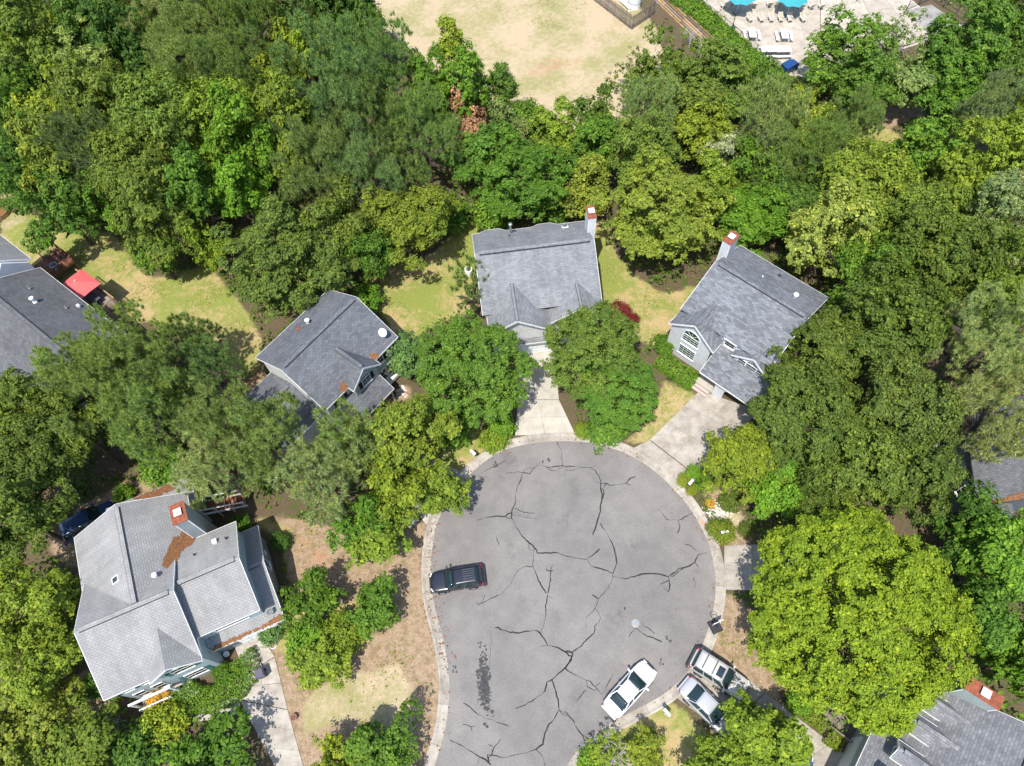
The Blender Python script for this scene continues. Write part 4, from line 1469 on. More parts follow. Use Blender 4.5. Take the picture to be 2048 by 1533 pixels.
def leaf_cards(pos, nrm, size, rg, aspect=0.62, fold=0.25):
    """one folded two-triangle leaf at every position"""
    n = len(pos)
    nrm = unit(nrm)
    t = unit(np.cross(nrm, rg.normal(size=(n, 3))))
    b = np.cross(nrm, t)
    s = (size * np.clip(np.exp(rg.normal(-0.12, 0.42, n)), 0.35, 2.0))[:, None]
    t, b = t * s * 0.5, b * s * 0.5 * aspect
    up = nrm * s * 0.5 * fold
    v = np.stack([pos - t, pos + b + up, pos + t, pos - b + up], 1).reshape(-1, 3)
    i = np.arange(n)[:, None] * 4
    f = np.concatenate([i + np.array([[0, 1, 2]]), i + np.array([[0, 2, 3]])], 1).reshape(-1, 3)
    return v, f


def sphere_dirs(n, rg, zmin=-1.0):
    z = rg.uniform(zmin, 1, n)
    a = rg.uniform(0, 2 * math.pi, n)
    r = np.sqrt(1 - z * z)
    return np.stack([r * np.cos(a), r * np.sin(a), z], 1)


def lumpy(d, rg, amp):
    """low-frequency radial factor for an uneven outline"""
    k = np.ones(len(d))
    for _ in range(7):
        w = unit(rg.normal(size=3)[None])[0]
        fr = rg.uniform(2, 5)
        k += amp / 2.2 * np.sin(fr * (d @ w) * 2 + rg.uniform(0, 6.28))
    return k


def crown_broad(name, seed, R, top=0.8, bot=0.55, n=8000, leaf=0.27, clump=0.95, amp=0.22, fill=0.12, cone=0.0, gap=1.0, mat='leaf', droop=0.0, per=22, spray=0.15, deep=0.6):
    rg = np.random.default_rng(seed)
    M = int(gap * 3.0 * (R / clump) ** 2) + 10
    d = sphere_dirs(M, rg, -0.55)
    k = lumpy(d, rg, amp)
    rr = rg.uniform(deep, 1.0, M) ** 0.7
    sc = np.stack([np.ones(M), np.ones(M), np.where(d[:, 2] > 0, top, bot)], 1)
    c = d * sc * (R - clump * 0.55) * (k * rr)[:, None]
    if cone:
        q = np.clip(1 - cone * (c[:, 2] / (R * top) + 0.3), 0.15, 1.3)
        c[:, :2] *= q[:, None]
    cr = clump * rg.uniform(0.55, 1.25, M)
    # every clump carries leaf sprays (sub-clumps) on its outside
    ns = max(60, n // per)
    ci = rg.choice(M, ns, p=cr ** 2 / (cr ** 2).sum())
    sd_ = sphere_dirs(ns, rg, -0.5)
    spc = c[ci] + sd_ * (cr[ci] * rg.uniform(0.6, 1.08, ns))[:, None] * np.array([1, 1, 0.75])
    idx = rg.integers(0, ns, n)
    off = rg.normal(size=(n, 3)) * spray * np.array([1, 1, 0.6])
    pos = spc[idx] + off
    pos[:, 2] += 0.10 * rg.random(n)
    pos[:, 2] -= droop * (np.hypot(pos[:, 0], pos[:, 1]) / R) ** 2
    out = unit(pos + np.array([0, 0, 0.35 * R]))
    nr = sd_[idx] * 0.45 + out * 0.35 + np.array([0, 0, 0.75]) + unit(off) * 0.35 + rg.normal(size=(n, 3)) * 0.3
    nf = int(n * fill)
    if nf:
        p2 = sphere_dirs(nf, rg) * (R * 0.72 * rg.uniform(0, 1, nf) ** 0.4)[:, None] * np.array([1, 1, 0.62])
        if cone:
            p2[:, :2] *= np.clip(1 - cone * (p2[:, 2] / (R * top) + 0.3), 0.15, 1.3)[:, None]
        pos = np.concatenate([pos, p2])
        nr = np.concatenate([nr, rg.normal(size=(nf, 3)) + np.array([0, 0, 0.8])])
    v, f = leaf_cards(pos, nr, leaf, rg)
    me = bpy.data.meshes.new(name)
    fast_mesh(me, v, f)
    me.materials.append(MATS[mat])
    return me


def crown_pine(name, seed, R, top=0.85, bot=0.6, tufts=900, needle=0.34, per=54, clump=0.95, cone=0.1, wid=0.022):
    """long-needled tufts at the ends of branchlets"""
    rg = np.random.default_rng(seed)
    M = int(2.6 * (R / clump) ** 2) + 8
    d = sphere_dirs(M, rg, -0.5)
    k = lumpy(d, rg, 0.3)
    sc = np.stack([np.ones(M), np.ones(M), np.where(d[:, 2] > 0, top, bot)], 1)
    c = d * sc * (R - clump * 0.5) * (k * rg.uniform(0.5, 1.0, M) ** 0.6)[:, None]
    q = np.clip(1 - cone * (c[:, 2] / (R * top) + 0.2), 0.2, 1.2)
    c[:, :2] *= q[:, None]
    cr = clump * rg.uniform(0.6, 1.2, M)
    idx = rg.choice(M, tufts, p=cr ** 2 / (cr ** 2).sum())
    dd = sphere_dirs(tufts, rg, -0.45)
    tc = c[idx] + dd * (cr[idx] * rg.uniform(0.45, 1.05, tufts))[:, None] * np.array([1, 1, 0.75])
    keep = []                                       # tufts stand apart from one another
    cell = {}
    for q in range(tufts):
        kx = tuple((tc[q] / 0.42).astype(int))
        if kx not in cell:
            cell[kx] = 1
            keep.append(q)
    tc, dd = tc[keep], dd[keep]
    tufts = len(keep)
    ax = unit(dd * 0.5 + unit(tc) * 0.4 + np.array([0, 0, 0.8]))
    n = tufts * per
    axr = np.repeat(ax, per, 0)
    base = np.repeat(tc, per, 0) + axr * (rg.uniform(-0.08, 0.08, n))[:, None]
    dr = unit(axr * 0.55 + unit(rg.normal(size=(n, 3))))
    L = needle * rg.uniform(0.7, 1.15, n)[:, None]
    sd = unit(np.cross(dr, rg.normal(size=(n, 3)))) * (wid * rg.uniform(0.7, 1.3, n))[:, None]
    v = np.stack([base - sd, base + sd, base + dr * L + sd * 0.4], 1).reshape(-1, 3)
    f = np.arange(n * 3).reshape(-1, 3)
    me = bpy.data.meshes.new(name)
    fast_mesh(me, v, f)
    me.materials.append(MATS['needle'])
    return me


def trunk_mesh(name, seed, r0, spread, limbs, mat='bark', top=1.0, lean=0.0):
    """unit-height trunk (z 0..1 scaled later) with limbs reaching out by spread (in metres)"""
    rg = random.Random(seed)
    m = MB()
    pts = [(0, 0, -0.02), (0.02, 0.01, 0.03), (rg.uniform(-.1, .1), rg.uniform(-.1, .1), 0.35), (rg.uniform(-.15, .15), rg.uniform(-.15, .15), 0.7), (rg.uniform(-.2, .2), rg.uniform(-.2, .2), top)]
    m.tube(pts, [r0 * 1.35, r0, r0 * 0.8, r0 * 0.6, r0 * 0.25], 8)
    for k in range(limbs):
        z = rg.uniform(0.5, 0.95)
        a = k * 2.4 + rg.uniform(-0.4, 0.4)
        s = spread * rg.uniform(0.55, 0.95)
        dz = rg.uniform(0.06, 0.3)
        p0 = Vector((0, 0, z))
        p1 = Vector((math.cos(a) * s * 0.45, math.sin(a) * s * 0.45, z + dz * 0.6))
        p2 = Vector((math.cos(a + 0.2) * s, math.sin(a + 0.2) * s, z + dz))
        m.tube([p0, p1, p2], [r0 * 0.42, r0 * 0.28, r0 * 0.07], 6)
    return m.mesh(name, mat)


PROTO = {}


def reg(key, R, crowns, trunks):
    PROTO.setdefault(key, []).append((R, crowns, trunks))


for R, n, lf, cl in ((2.2, 7500, 0.18, 0.6), (3.3, 15500, 0.19, 0.75), (4.6, 28000, 0.205, 0.9), (6.2, 48000, 0.215, 1.0)):
    reg('broad', R, [crown_broad('crown_leaves', 10 + int(R * 10) + s, R, n=n, leaf=lf, clump=cl, amp=0.2 + 0.05 * s, top=0.78 + 0.1 * s) for s in range(3)],
        [trunk_mesh('trunk_wood', int(R * 7) + s, 0.1 + R * 0.03, R * 0.85, 9) for s in range(2)])
    reg('coarse', R, [crown_broad('crown_leaves', 210 + int(R * 10) + s, R, n=int(n * 0.75), leaf=lf * 1.25, clump=cl * 1.25, amp=0.3, top=0.95, bot=0.7, gap=0.75) for s in range(2)],
        [trunk_mesh('trunk_wood', int(R * 9) + s, 0.1 + R * 0.03, R * 0.85, 9) for s in range(2)])
reg('dome', 5.8, [crown_broad('crown_leaves', 400 + s, 5.8, n=56000, leaf=0.18, clump=0.55, amp=0.1, top=0.78, bot=0.7, gap=1.0, deep=0.74, per=24) for s in range(2)], [trunk_mesh('trunk_wood', 41, 0.26, 5.0, 12)])
reg('big', 8.4, [crown_broad('crown_leaves', 500, 8.4, n=120000, leaf=0.195, clump=0.5, amp=0.08, top=0.66, bot=0.5, gap=0.95, deep=0.72, per=26, spray=0.145)], [trunk_mesh('trunk_wood', 42, 0.34, 7.0, 14)])
for R, tf in ((2.2, 420), (3.6, 1300), (5.2, 2700)):
    reg('pine', R, [crown_pine('crown_needles', 600 + int(R * 10) + s, R, tufts=tf) for s in range(2)], [trunk_mesh('trunk_wood', 60 + s, 0.2, R * 0.8, 12, 'bark') for s in range(2)])
reg('sparse', 3.6, [crown_broad('crown_leaves', 700 + s, 3.6, n=4200, leaf=0.24, clump=0.7, amp=0.35, gap=0.8, fill=0.05) for s in range(2)], [trunk_mesh('trunk_wood', 71 + s, 0.13, 3.4, 22, 'bark_grey') for s in range(2)])
reg('column', 2.0, [crown_broad('crown_leaves', 800 + s, 2.0, n=8500, leaf=0.19, clump=0.5, amp=0.16, top=2.1, bot=1.4, cone=0.42, gap=2.2) for s in range(2)], [trunk_mesh('trunk_wood', 81, 0.13, 1.0, 8)])
reg('upright', 3.2, [crown_broad('crown_leaves', 830 + s, 3.2, n=11000, leaf=0.21, clump=0.55, amp=0.28, top=1.25, bot=0.8, gap=1.2) for s in range(1)], [trunk_mesh('trunk_wood', 83, 0.12, 2.6, 14)])
reg('bush', 1.25, [crown_broad('crown_leaves', 900 + s, 1.25, n=3000, leaf=0.16, clump=0.34, amp=0.12, top=0.8, bot=0.6, gap=1.6, fill=0.25) for s in range(3)], [trunk_mesh('trunk_wood', 91, 0.05, 0.8, 6)])
reg('fine', 0.9, [crown_broad('crown_leaves', 930 + s, 0.9, n=3600, leaf=0.10, clump=0.2, amp=0.05, top=0.8, bot=0.6, gap=2.0, fill=0.3) for s in range(2)], [trunk_mesh('trunk_wood', 92, 0.04, 0.6, 6)])

PAL = {
    'dk': (0.088, 0.165, 0.028), 'md': (0.105, 0.198, 0.027), 'br': (0.140, 0.263, 0.030), 'ol': (0.137, 0.196, 0.034), 'do': (0.121, 0.170, 0.034),
    'yg': (0.190, 0.262, 0.032), 'lm': (0.225, 0.290, 0.032), 'yo': (0.202, 0.247, 0.034), 'pl': (0.258, 0.319, 0.075),
    'pn': (0.252, 0.340, 0.105), 'pd': (0.190, 0.268, 0.074), 'pb': (0.175, 0.270, 0.085), 'pp': (0.347, 0.402, 0.150),
    'gg': (0.196, 0.258, 0.090), 'sv': (0.381, 0.433, 0.250), 'pk': (0.381, 0.227, 0.150), 'rd': (0.190, 0.035, 0.038), 'bg': (0.129, 0.232, 0.075),
    'or': (0.515, 0.319, 0.055), 'mp': (0.230, 0.309, 0.028),
}
trnd = random.Random(11)
NAMES = {'broad': 'broadleaf_tree', 'coarse': 'broadleaf_tree', 'dome': 'maple_tree', 'big': 'maple_tree', 'pine': 'pine_tree', 'sparse': 'sparse_tree', 'column': 'cedar_tree', 'upright': 'upright_tree', 'bush': 'bush', 'fine': 'clipped_shrub'}
CATS = {'bush': 'bush', 'fine': 'shrub', 'pine': 'pine tree'}


def tree(px, py, rpx, kind, colr, h, label, group=None):
    """crown centre and crown radius in photograph pixels, total height h in metres"""
    low = kind in ('bush', 'fine')
    opts = PROTO[kind]
    zc = h * (0.5 if low else 0.62 if kind in ('dome', 'big') else 0.57)
    R = rpx * mpp(px, py, zc)
    o = min(opts, key=lambda q: abs(math.log(q[0] / max(R, 0.1))))
    s = R / o[0]
    base = P(px, py, zc)
    root = empty(NAMES[kind], (base.x, base.y, 0), trnd.uniform(0, 6.28), label, CATS.get(kind, 'tree'), group)
    c = bpy.data.objects.new('crown', trnd.choice(o[1]))
    sz = s * trnd.uniform(0.92, 1.1)
    if kind in ('broad', 'coarse', 'pine', 'sparse'):
        sz = s * min(max(h * 0.43 / (R * 0.85), 0.85), 1.8)          # crown fills the upper part of the tree
    c.location = (0, 0, zc)
    c.scale = (s, s, sz)
    k = trnd.uniform(0.9, 1.12)
    p = PAL[colr]
    c.color = (p[0] * k * trnd.uniform(0.94, 1.06), p[1] * k, p[2] * k * trnd.uniform(0.85, 1.15), 1)
    link(c, root)
    t = bpy.data.objects.new('trunk', trnd.choice(o[2]))
    t.scale = (s, s, zc)
    link(t, root)
    return root


WG = 'trees of the wood behind the houses'
for a in [
    # the wood, upper left, row by row from the back
    (38, 55, 80, 'broad', 'yg', 15, 'yellow-green leafy tree in the top left corner of the wood'),
    (125, 18, 70, 'pine', 'pd', 17, 'dark olive pine against the top edge near the left corner'),
    (210, 45, 85, 'broad', 'dk', 16, 'dark green broadleaf tree at the top edge right of the dark olive pine'),
    (300, 10, 75, 'pine', 'pd', 18, 'dim olive pine at the top edge, left of the pale one'),
    (345, 45, 80, 'pine', 'pp', 18, 'pale green pine at the top edge of the wood'),
    (425, 20, 80, 'pine', 'pd', 18, 'dark pine at the top edge right of the pale pine'),
    (505, 55, 95, 'pine', 'pd', 18, 'tall dark pine at the top edge, widest of its row'),
    (585, 20, 65, 'pine', 'pn', 17, 'grey-green pine at the top edge beside the dark broadleaf tree'),
    (660, 35, 85, 'broad', 'dk', 16, 'dark leafy tree at the top edge left of the bare field'),
    (705, 28, 60, 'broad', 'dk', 14, 'dark green tree at the left rim of the bare field'),
    (95, 125, 85, 'coarse', 'ol', 15, 'olive broadleaf tree left of the pale yellowish poplar'),
    (180, 145, 62, 'upright', 'pl', 17, 'tall pale yellowish poplar with whitish leaves in the wood'),
    (262, 120, 75, 'coarse', 'dk', 15, 'dark green tree right of the pale yellowish poplar'),
    (395, 150, 95, 'pine', 'pn', 18, 'broad light olive pine in the middle of the upper left wood'),
    (470, 175, 80, 'pine', 'pd', 17, 'dark pine right of the broad light olive pine'),
    (560, 140, 42, 'coarse', 'lm', 12, 'small lime-yellow tree between dark pines and the blue-green pine'),
    (625, 120, 45, 'coarse', 'lm', 13, 'lime-yellow tree left of the blue-green pine top'),
    (690, 105, 50, 'coarse', 'yo', 13, 'yellow olive tree touching the blue-green pine top'),
    (665, 205, 105, 'pine', 'pb', 19, 'large blue-green pine in the centre of the wood'),
    (748, 150, 84, 'pine', 'pb', 18, 'large blue-green pine beside the bare field'),
    (25, 205, 85, 'broad', 'md', 14, 'mid green tree at the left edge below the yellow-green one'),
    (115, 245, 70, 'coarse', 'yo', 14, 'yellow-olive tree near the left edge, upper of two'),
    (205, 235, 85, 'broad', 'ol', 15, 'olive tree under the pale yellowish poplar'),
    (335, 255, 95, 'broad', 'ol', 16, 'large round olive tree in the middle of the left wood'),
    (450, 250, 85, 'broad', 'yg', 15, 'yellow-green tree below the dark pines'),
    (522, 205, 42, 'coarse', 'lm', 14, 'lime tree top poking out left of the blue-green pine'),
    (495, 315, 80, 'coarse', 'br', 14, 'bright green tree below the yellow-green one in the wood'),
    (590, 285, 75, 'coarse', 'yg', 14, 'yellow-green tree left of the dark pine group'),
    (25, 310, 80, 'broad', 'dk', 13, 'dark green tree at the left edge above the lawn'),
    (115, 335, 72, 'coarse', 'yo', 13, 'yellow-olive tree near the left edge, lower of two'),
    (195, 325, 75, 'pine', 'gg', 14, 'grey-green pine between yellow-olive and round olive trees'),
    (285, 345, 90, 'broad', 'ol', 14, 'olive tree below the large round olive tree'),
    (40, 375, 60, 'broad', 'dk', 10, 'dark tree above the round planter at the left edge'),
    (125, 420, 68, 'coarse', 'md', 10, 'green tree overhanging the left lawn with a dark shadow'),
    (228, 395, 50, 'coarse', 'br', 9, 'bright green tree over the rim of the left lawn'),
    (320, 440, 78, 'coarse', 'ol', 12, 'olive tree at the lawn rim, largest there'),
    (315, 512, 50, 'broad', 'md', 7, 'low round green tree standing out into the left lawn'),
    (395, 395, 65, 'coarse', 'md', 13, 'mid green tree above the dusky broad tree'),
    (480, 395, 55, 'coarse', 'br', 12, 'bright leafy tree above the dusky broad tree'),
    (430, 505, 36, 'coarse', 'yg', 7, 'small yellow-green tree left of the dusky broad tree'),
    (740, 255, 75, 'pine', 'pd', 16, 'dark pine below the two blue-green pines, left of a pair'),
    (850, 275, 75, 'pine', 'pb', 15, 'dark blue-green pine below the field, right of a pair'),
    (645, 345, 80, 'pine', 'pd', 15, 'dark pine over the dusky broad tree'),
    (735, 365, 70, 'pine', 'pb', 14, 'lowest blue-green pine above the yellow olive tree'),
    (905, 100, 36, 'column', 'lm', 12, 'lime-green pointed tree at the lower left rim of the bare field'),
    (925, 195, 62, 'coarse', 'br', 12, 'bright green tree at the rim of the bare field'),
    (860, 190, 52, 'coarse', 'md', 13, 'mid green tree between blue-green pine and bright green tree'),
    (1005, 180, 34, 'column', 'dk', 9, 'dark pointed cedar standing against the bare field'),
    (1050, 232, 36, 'bush', 'md', 5, 'green bush right of the dark pointed cedar'),
    (940, 262, 44, 'coarse', 'pk', 8, 'crape myrtle with faded pink flowers behind the head house'),
    (1025, 268, 38, 'coarse', 'gg', 8, 'silvery grey-green tree behind the head house'),
    (960, 325, 65, 'coarse', 'md', 9, 'mid green tree between pink crape myrtle and the dense dark tree'),
    (1110, 280, 60, 'coarse', 'yg', 8, 'yellow-green tree below the bare field'),
    (1042, 362, 104, 'broad', 'md', 9.5, 'wide dense green tree right behind the head house roof'),
    (1185, 232, 38, 'coarse', 'dk', 7, 'dark green small tree in the lower corner of the bare field'),
    (1190, 300, 60, 'coarse', 'md', 9, 'green tree above the yellow cedar by the chimney'),
    (1175, 385, 50, 'column', 'yo', 8, 'yellowish cedar right behind the white chimney'),
    (1290, 235, 66, 'pine', 'pn', 12, 'bushy olive pine right of the bare field'),
    (1275, 315, 66, 'broad', 'ol', 11, 'olive tree below the bushy olive pine'),
    (1325, 430, 118, 'broad', 'yo', 11, 'big olive-yellow maple between head house and arched window house'),
    (830, 450, 84, 'broad', 'yo', 10, 'yellow olive round tree left behind the head house'),
    (575, 535, 118, 'broad', 'do', 11, 'very broad dusky olive tree behind the slate roofed house'),
    (680, 470, 75, 'broad', 'do', 10, 'dusky olive tree between broad dusky one and yellow olive tree'),
    (745, 520, 45, 'broad', 'dk', 8, 'dark tree in the gap left of the yellow olive round tree'),
    # upper right
    (1335, 130, 68, 'sparse', 'ol', 10, 'thin half-bare tree at the timber wall beside the field'),
    (1275, 150, 45, 'sparse', 'ol', 8, 'thin see-through tree at the right rim of the bare field'),
    (1425, 155, 82, 'coarse', 'ol', 9, 'olive tree in front of the pool hedge'),
    (1375, 205, 65, 'coarse', 'ol', 9, 'olive tree between the olive pine and the pool hedge'),
    (1490, 190, 45, 'coarse', 'md', 7, 'small green tree against the lower pool hedge'),
    (1680, 105, 72, 'upright', 'md', 9, 'upright dark green tree spilling over the pool deck'),
    (1735, 170, 65, 'coarse', 'md', 9, 'dark green tree below the upright one by the pool'),
    (1780, 85, 60, 'sparse', 'gg', 9, 'loose grey-green tree right of the pool deck'),
    (1800, 165, 55, 'coarse', 'gg', 8, 'grey-green tree over the bare brown bank'),
    (1930, 105, 92, 'coarse', 'md', 12, 'large green tree at the upper right'),
    (2015, 45, 78, 'coarse', 'md', 13, 'green tree in the top right corner'),
    (1890, 185, 65, 'coarse', 'md', 9, 'green tree above the brown bank at the right'),
    (2035, 150, 55, 'coarse', 'dk', 10, 'dark tree at the right edge below the corner tree'),
    (1985, 235, 70, 'pine', 'gg', 12, 'grey-green pine near the right edge'),
    (1608, 190, 28, 'bush', 'lm', 3, 'round lime bush at the corner of the pool hedge'),
    (1535, 262, 78, 'pine', 'pn', 13, 'olive pine left of the small lawn behind the right houses'),
    (1705, 262, 58, 'pine', 'pd', 12, 'dark green pine at the small lawn behind the right houses'),
    (1612, 262, 42, 'coarse', 'yg', 8, 'yellow-green small tree between the olive pine and the dark green pine'),
    (1640, 325, 62, 'pine', 'pd', 12, 'dark pine in front of the yellow-green trees at right'),
    (1450, 315, 36, 'coarse', 'sv', 8, 'silver-leaved small tree among green ones right of the big maple'),
    (1405, 275, 62, 'coarse', 'lm', 9, 'lime green tree above the big olive-yellow maple'),
    (1500, 350, 60, 'coarse', 'md', 9, 'green tree below the olive pine behind the arched window house'),
    (1425, 385, 58, 'coarse', 'yg', 9, 'yellow-green tree right above the big olive-yellow maple'),
    (1555, 330, 50, 'pine', 'pd', 11, 'small dark pine above the bright thicket'),
    (1500, 440, 82, 'broad', 'br', 8, 'bright green thicket tree behind the chimney of the arched window house'),
    (1580, 400, 62, 'coarse', 'dk', 9, 'dark green tree right of the bright green thicket tree'),
    (1725, 395, 105, 'broad', 'yg', 13, 'large yellow-green tree at right, left one of two'),
    (1650, 480, 88, 'coarse', 'pl', 11, 'pale yellow-green tree behind the arched window house'),
    (1860, 315, 66, 'coarse', 'br', 11, 'fresh green tree at the rim of the brown bank'),
    (1950, 360, 85, 'coarse', 'lm', 13, 'strongly yellow tree near the right edge'),
    (2035, 275, 55, 'coarse', 'yg', 12, 'yellow-green tree cut by the right edge, upper'),
    (1795, 320, 40, 'coarse', 'yg', 6, 'low yellow-green tree beside the small lawn at right'),
    (2005, 455, 90, 'broad', 'gg', 14, 'grey-green broad tree at the right edge'),
    (1830, 465, 92, 'broad', 'ol', 13, 'olive tree right of the pale yellow-green tree'),
    (1740, 545, 75, 'broad', 'md', 12, 'mid green tree above the dark olive oaks'),
    (1885, 540, 100, 'broad', 'do', 15, 'dark olive oak, farthest of the oak group'),
    (1990, 590, 85, 'broad', 'ol', 15, 'olive oak at the right edge behind the pale pine'),
    (1765, 655, 112, 'broad', 'do', 14, 'wide dark olive oak right of the arched window house'),
    (1640, 722, 92, 'broad', 'do', 11, 'dark olive oak leaning over the arched window house porch'),
    (1965, 700, 105, 'pine', 'pp', 18, 'pale green pine at the right edge, upper of a pair'),
    (1975, 840, 95, 'pine', 'pp', 17, 'pale green pine at the right edge, lower of a pair'),
    (1600, 835, 102, 'broad', 'do', 11, 'dark olive oak beside the concrete drive of the arched window house'),
    (1800, 830, 95, 'broad', 'do', 13, 'dark olive oak in the middle of the right oak group'),
    (1725, 925, 100, 'broad', 'ol', 11, 'olive oak just above the giant yellow-green maple'),
    (1840, 960, 75, 'broad', 'do', 11, 'dark oak over the dark grey house'),
    (1490, 925, 78, 'broad', 'yg', 7, 'yellow-green small tree beside the court mailbox bed'),
    (1560, 985, 62, 'broad', 'br', 6, 'bright green small tree below the yellow-green one by the court'),
    (1640, 985, 55, 'broad', 'do', 9, 'dusky oak between the court beds and the giant maple'),
    (1708, 1226, 212, 'big', 'mp', 12, 'giant round yellow-green maple at the lower right'),
    (2010, 1115, 85, 'coarse', 'br', 12, 'fresh green tree at the right edge beside the giant maple'),
    (1985, 1240, 80, 'coarse', 'md', 11, 'green tree right of the giant maple'),
    (2040, 1320, 80, 'coarse', 'br', 11, 'leafy green tree cut by the right edge above the dormer house'),
    (1935, 1065, 60, 'coarse', 'dk', 9, 'dark tree between giant maple and dark grey house'),
    (1525, 1508, 100, 'coarse', 'yg', 6.5, 'loose yellow-green tree over the lower drive'),
    (1430, 1545, 55, 'coarse', 'yg', 5.5, 'small loose tree beside the silver sedan'),
    # around the court
    (945, 735, 112, 'dome', 'md', 9.5, 'dense round maple left of the centre driveway'),
    (1188, 700, 96, 'dome', 'ol', 9.5, 'olive round maple right of the centre driveway'),
    (1238, 785, 78, 'dome', 'md', 8, 'darker green maple below the olive one right of the centre driveway'),
    (945, 585, 48, 'pine', 'pb', 8, 'small blue-green pine in front of the head house roof'),
    (818, 712, 50, 'broad', 'bg', 5, 'grey-blue leafy small tree at the corner of the slate roofed house'),
    (1000, 852, 30, 'bush', 'br', 1.8, 'round bright bush at the left of the centre driveway mouth'),
    (900, 855, 45, 'bush', 'md', 2.2, 'dark green bush under the dense round maple'),
    (985, 882, 26, 'bush', 'yg', 1.0, 'low yellowish ground bush at the kerb left of the centre driveway'),
    (1165, 862, 18, 'bush', 'yg', 0.9, 'small yellowish bush at the kerb right of the centre driveway'),
    (1215, 855, 45, 'bush', 'md', 1.6, 'low green bush below the darker maple'),
    (1240, 622, 20, 'fine', 'rd', 1.4, 'dark red shrub, left one, on the orange lawn'),
    (1262, 642, 16, 'fine', 'rd', 1.2, 'dark red shrub, right one, on the orange lawn'),
    (1330, 690, 24, 'bush', 'md', 1.2, 'green bush at the left foot of the arched window house'),
    (1388, 947, 17, 'fine', 'br', 1.1, 'bright clipped shrub behind the mailbox, upper one'),
    (1405, 966, 17, 'fine', 'br', 1.1, 'bright clipped shrub behind the mailbox, lower one'),
    (1367, 962, 14, 'fine', 'yo', 0.9, 'olive clipped shrub left of the mailbox at the kerb'),
    (1384, 981, 12, 'fine', 'yo', 0.8, 'small olive clipped shrub right of the mailbox at the kerb'),
    (1442, 1062, 26, 'fine', 'yo', 1.1, 'spiky olive bush with a mailbox beside the kerb'),
    (1420, 1007, 10, 'fine', 'or', 0.5, 'tiny orange bush in the gravel bed'),
    (1460, 1005, 22, 'bush', 'do', 1.0, 'dark small bush in the mulch behind the gravel bed'),
    (1490, 1060, 15, 'fine', 'do', 0.8, 'thin brownish shrub in the mulch bed'),
    # left of the court
    (300, 735, 112, 'pine', 'pn', 14, 'huge pine between the left houses, widest crown there'),
    (205, 770, 105, 'pine', 'pn', 15, 'pine over the charcoal roof corner'),
    (400, 690, 46, 'pine', 'pn', 9, 'pine standing at the lawn right of the huge pine'),
    (420, 745, 52, 'pine', 'pb', 12, 'darker pine between huge pine and slate roofed house'),
    (310, 845, 90, 'pine', 'pn', 13, 'pine with a bare trunk showing below the huge pine'),
    (450, 840, 74, 'pine', 'pn', 12, 'green pine in front of the slate house garage'),
    (540, 885, 88, 'pine', 'pn', 13, 'green pine in the middle of the pine row below the slate house'),
    (685, 885, 66, 'pine', 'pn', 12, 'green pine over the slate house porch'),
    (440, 945, 75, 'pine', 'pp', 12, 'pale pine right above the pale gabled roof'),
    (650, 965, 85, 'pine', 'pp', 11, 'pale pine over the orange yard'),
    (735, 900, 65, 'pine', 'pn', 11, 'green pine left of the yellow-green court tree'),
    (60, 830, 80, 'broad', 'ol', 12, 'olive tree at the left edge below the charcoal roof'),
    (150, 860, 70, 'broad', 'ol', 13, 'olive tree below the pine over the charcoal roof'),
    (75, 930, 95, 'broad', 'do', 12, 'dark olive tree at the left edge above the parked truck'),
    (35, 1035, 85, 'broad', 'do', 11, 'dark olive tree at the left edge beside the parked truck'),
    (330, 935, 48, 'bush', 'br', 3, 'bright green bush under the pine trunks'),
    (250, 990, 22, 'bush', 'br', 1.2, 'little bright bush at the back corner of the pale gabled roof'),
    (820, 880, 92, 'coarse', 'yg', 9, 'yellow-green tree leaning over the court from the left'),
    (880, 985, 52, 'coarse', 'yg', 6, 'yellow-green low limb tree right at the court kerb'),
    (800, 965, 62, 'coarse', 'yg', 8, 'yellow-green tree shading the hidden blue car'),
    (765, 1065, 60, 'coarse', 'yg', 4.5, 'yellow-green shrubby tree in the orange yard'),
    (715, 1050, 48, 'coarse', 'md', 5, 'mid green shrubby tree left of the yellow one in the orange yard'),
    (620, 1200, 50, 'coarse', 'md', 4.5, 'green shrubby tree beside the garage of the gabled house'),
    (750, 1212, 54, 'coarse', 'md', 4, 'green shrubby tree in the yard nearest the black car'),
    (685, 1270, 45, 'bush', 'yg', 2.5, 'yellow-green bush in the middle of the front yard'),
    (610, 1285, 42, 'bush', 'br', 2.2, 'bright green bush beside the garage drive'),
    (640, 1330, 54, 'coarse', 'yg', 3.8, 'leafy green shrubby tree at the drive of the gabled house'),
    (540, 1265, 24, 'bush', 'bg', 1.6, 'blue-green bush at the garage corner'),
    (760, 1512, 78, 'coarse', 'md', 4.5, 'green tree cut by the bottom edge left of the road'),
    (700, 1525, 55, 'coarse', 'yo', 4, 'yellow-olive bush at the bottom edge beside the road tree'),
    (820, 1420, 26, 'sparse', 'md', 3.5, 'thin little tree on the sandy ground by the kerb'),
    (55, 1225, 95, 'broad', 'yg', 8, 'yellow-green tree at the left edge below the parked truck'),
    (75, 1330, 75, 'broad', 'yg', 7, 'yellow-green tree at the left edge, lower one'),
    (130, 1195, 35, 'pine', 'pn', 5, 'small grey-green pine against the pale gabled roof'),
    (45, 1460, 85, 'coarse', 'yo', 4.5, 'yellow-olive thicket in the bottom left corner'),
    (165, 1480, 70, 'coarse', 'ol', 4, 'olive thicket at the bottom edge near the left corner'),
    (270, 1495, 50, 'bush', 'dk', 2.5, 'dark green bush at the bottom edge right of the dead branches'),
    (335, 1445, 42, 'bush', 'lm', 1.8, 'lime bush beside the garden walk'),
    (430, 1518, 72, 'coarse', 'md', 4.5, 'green tree at the bottom edge beside the concrete drive'),
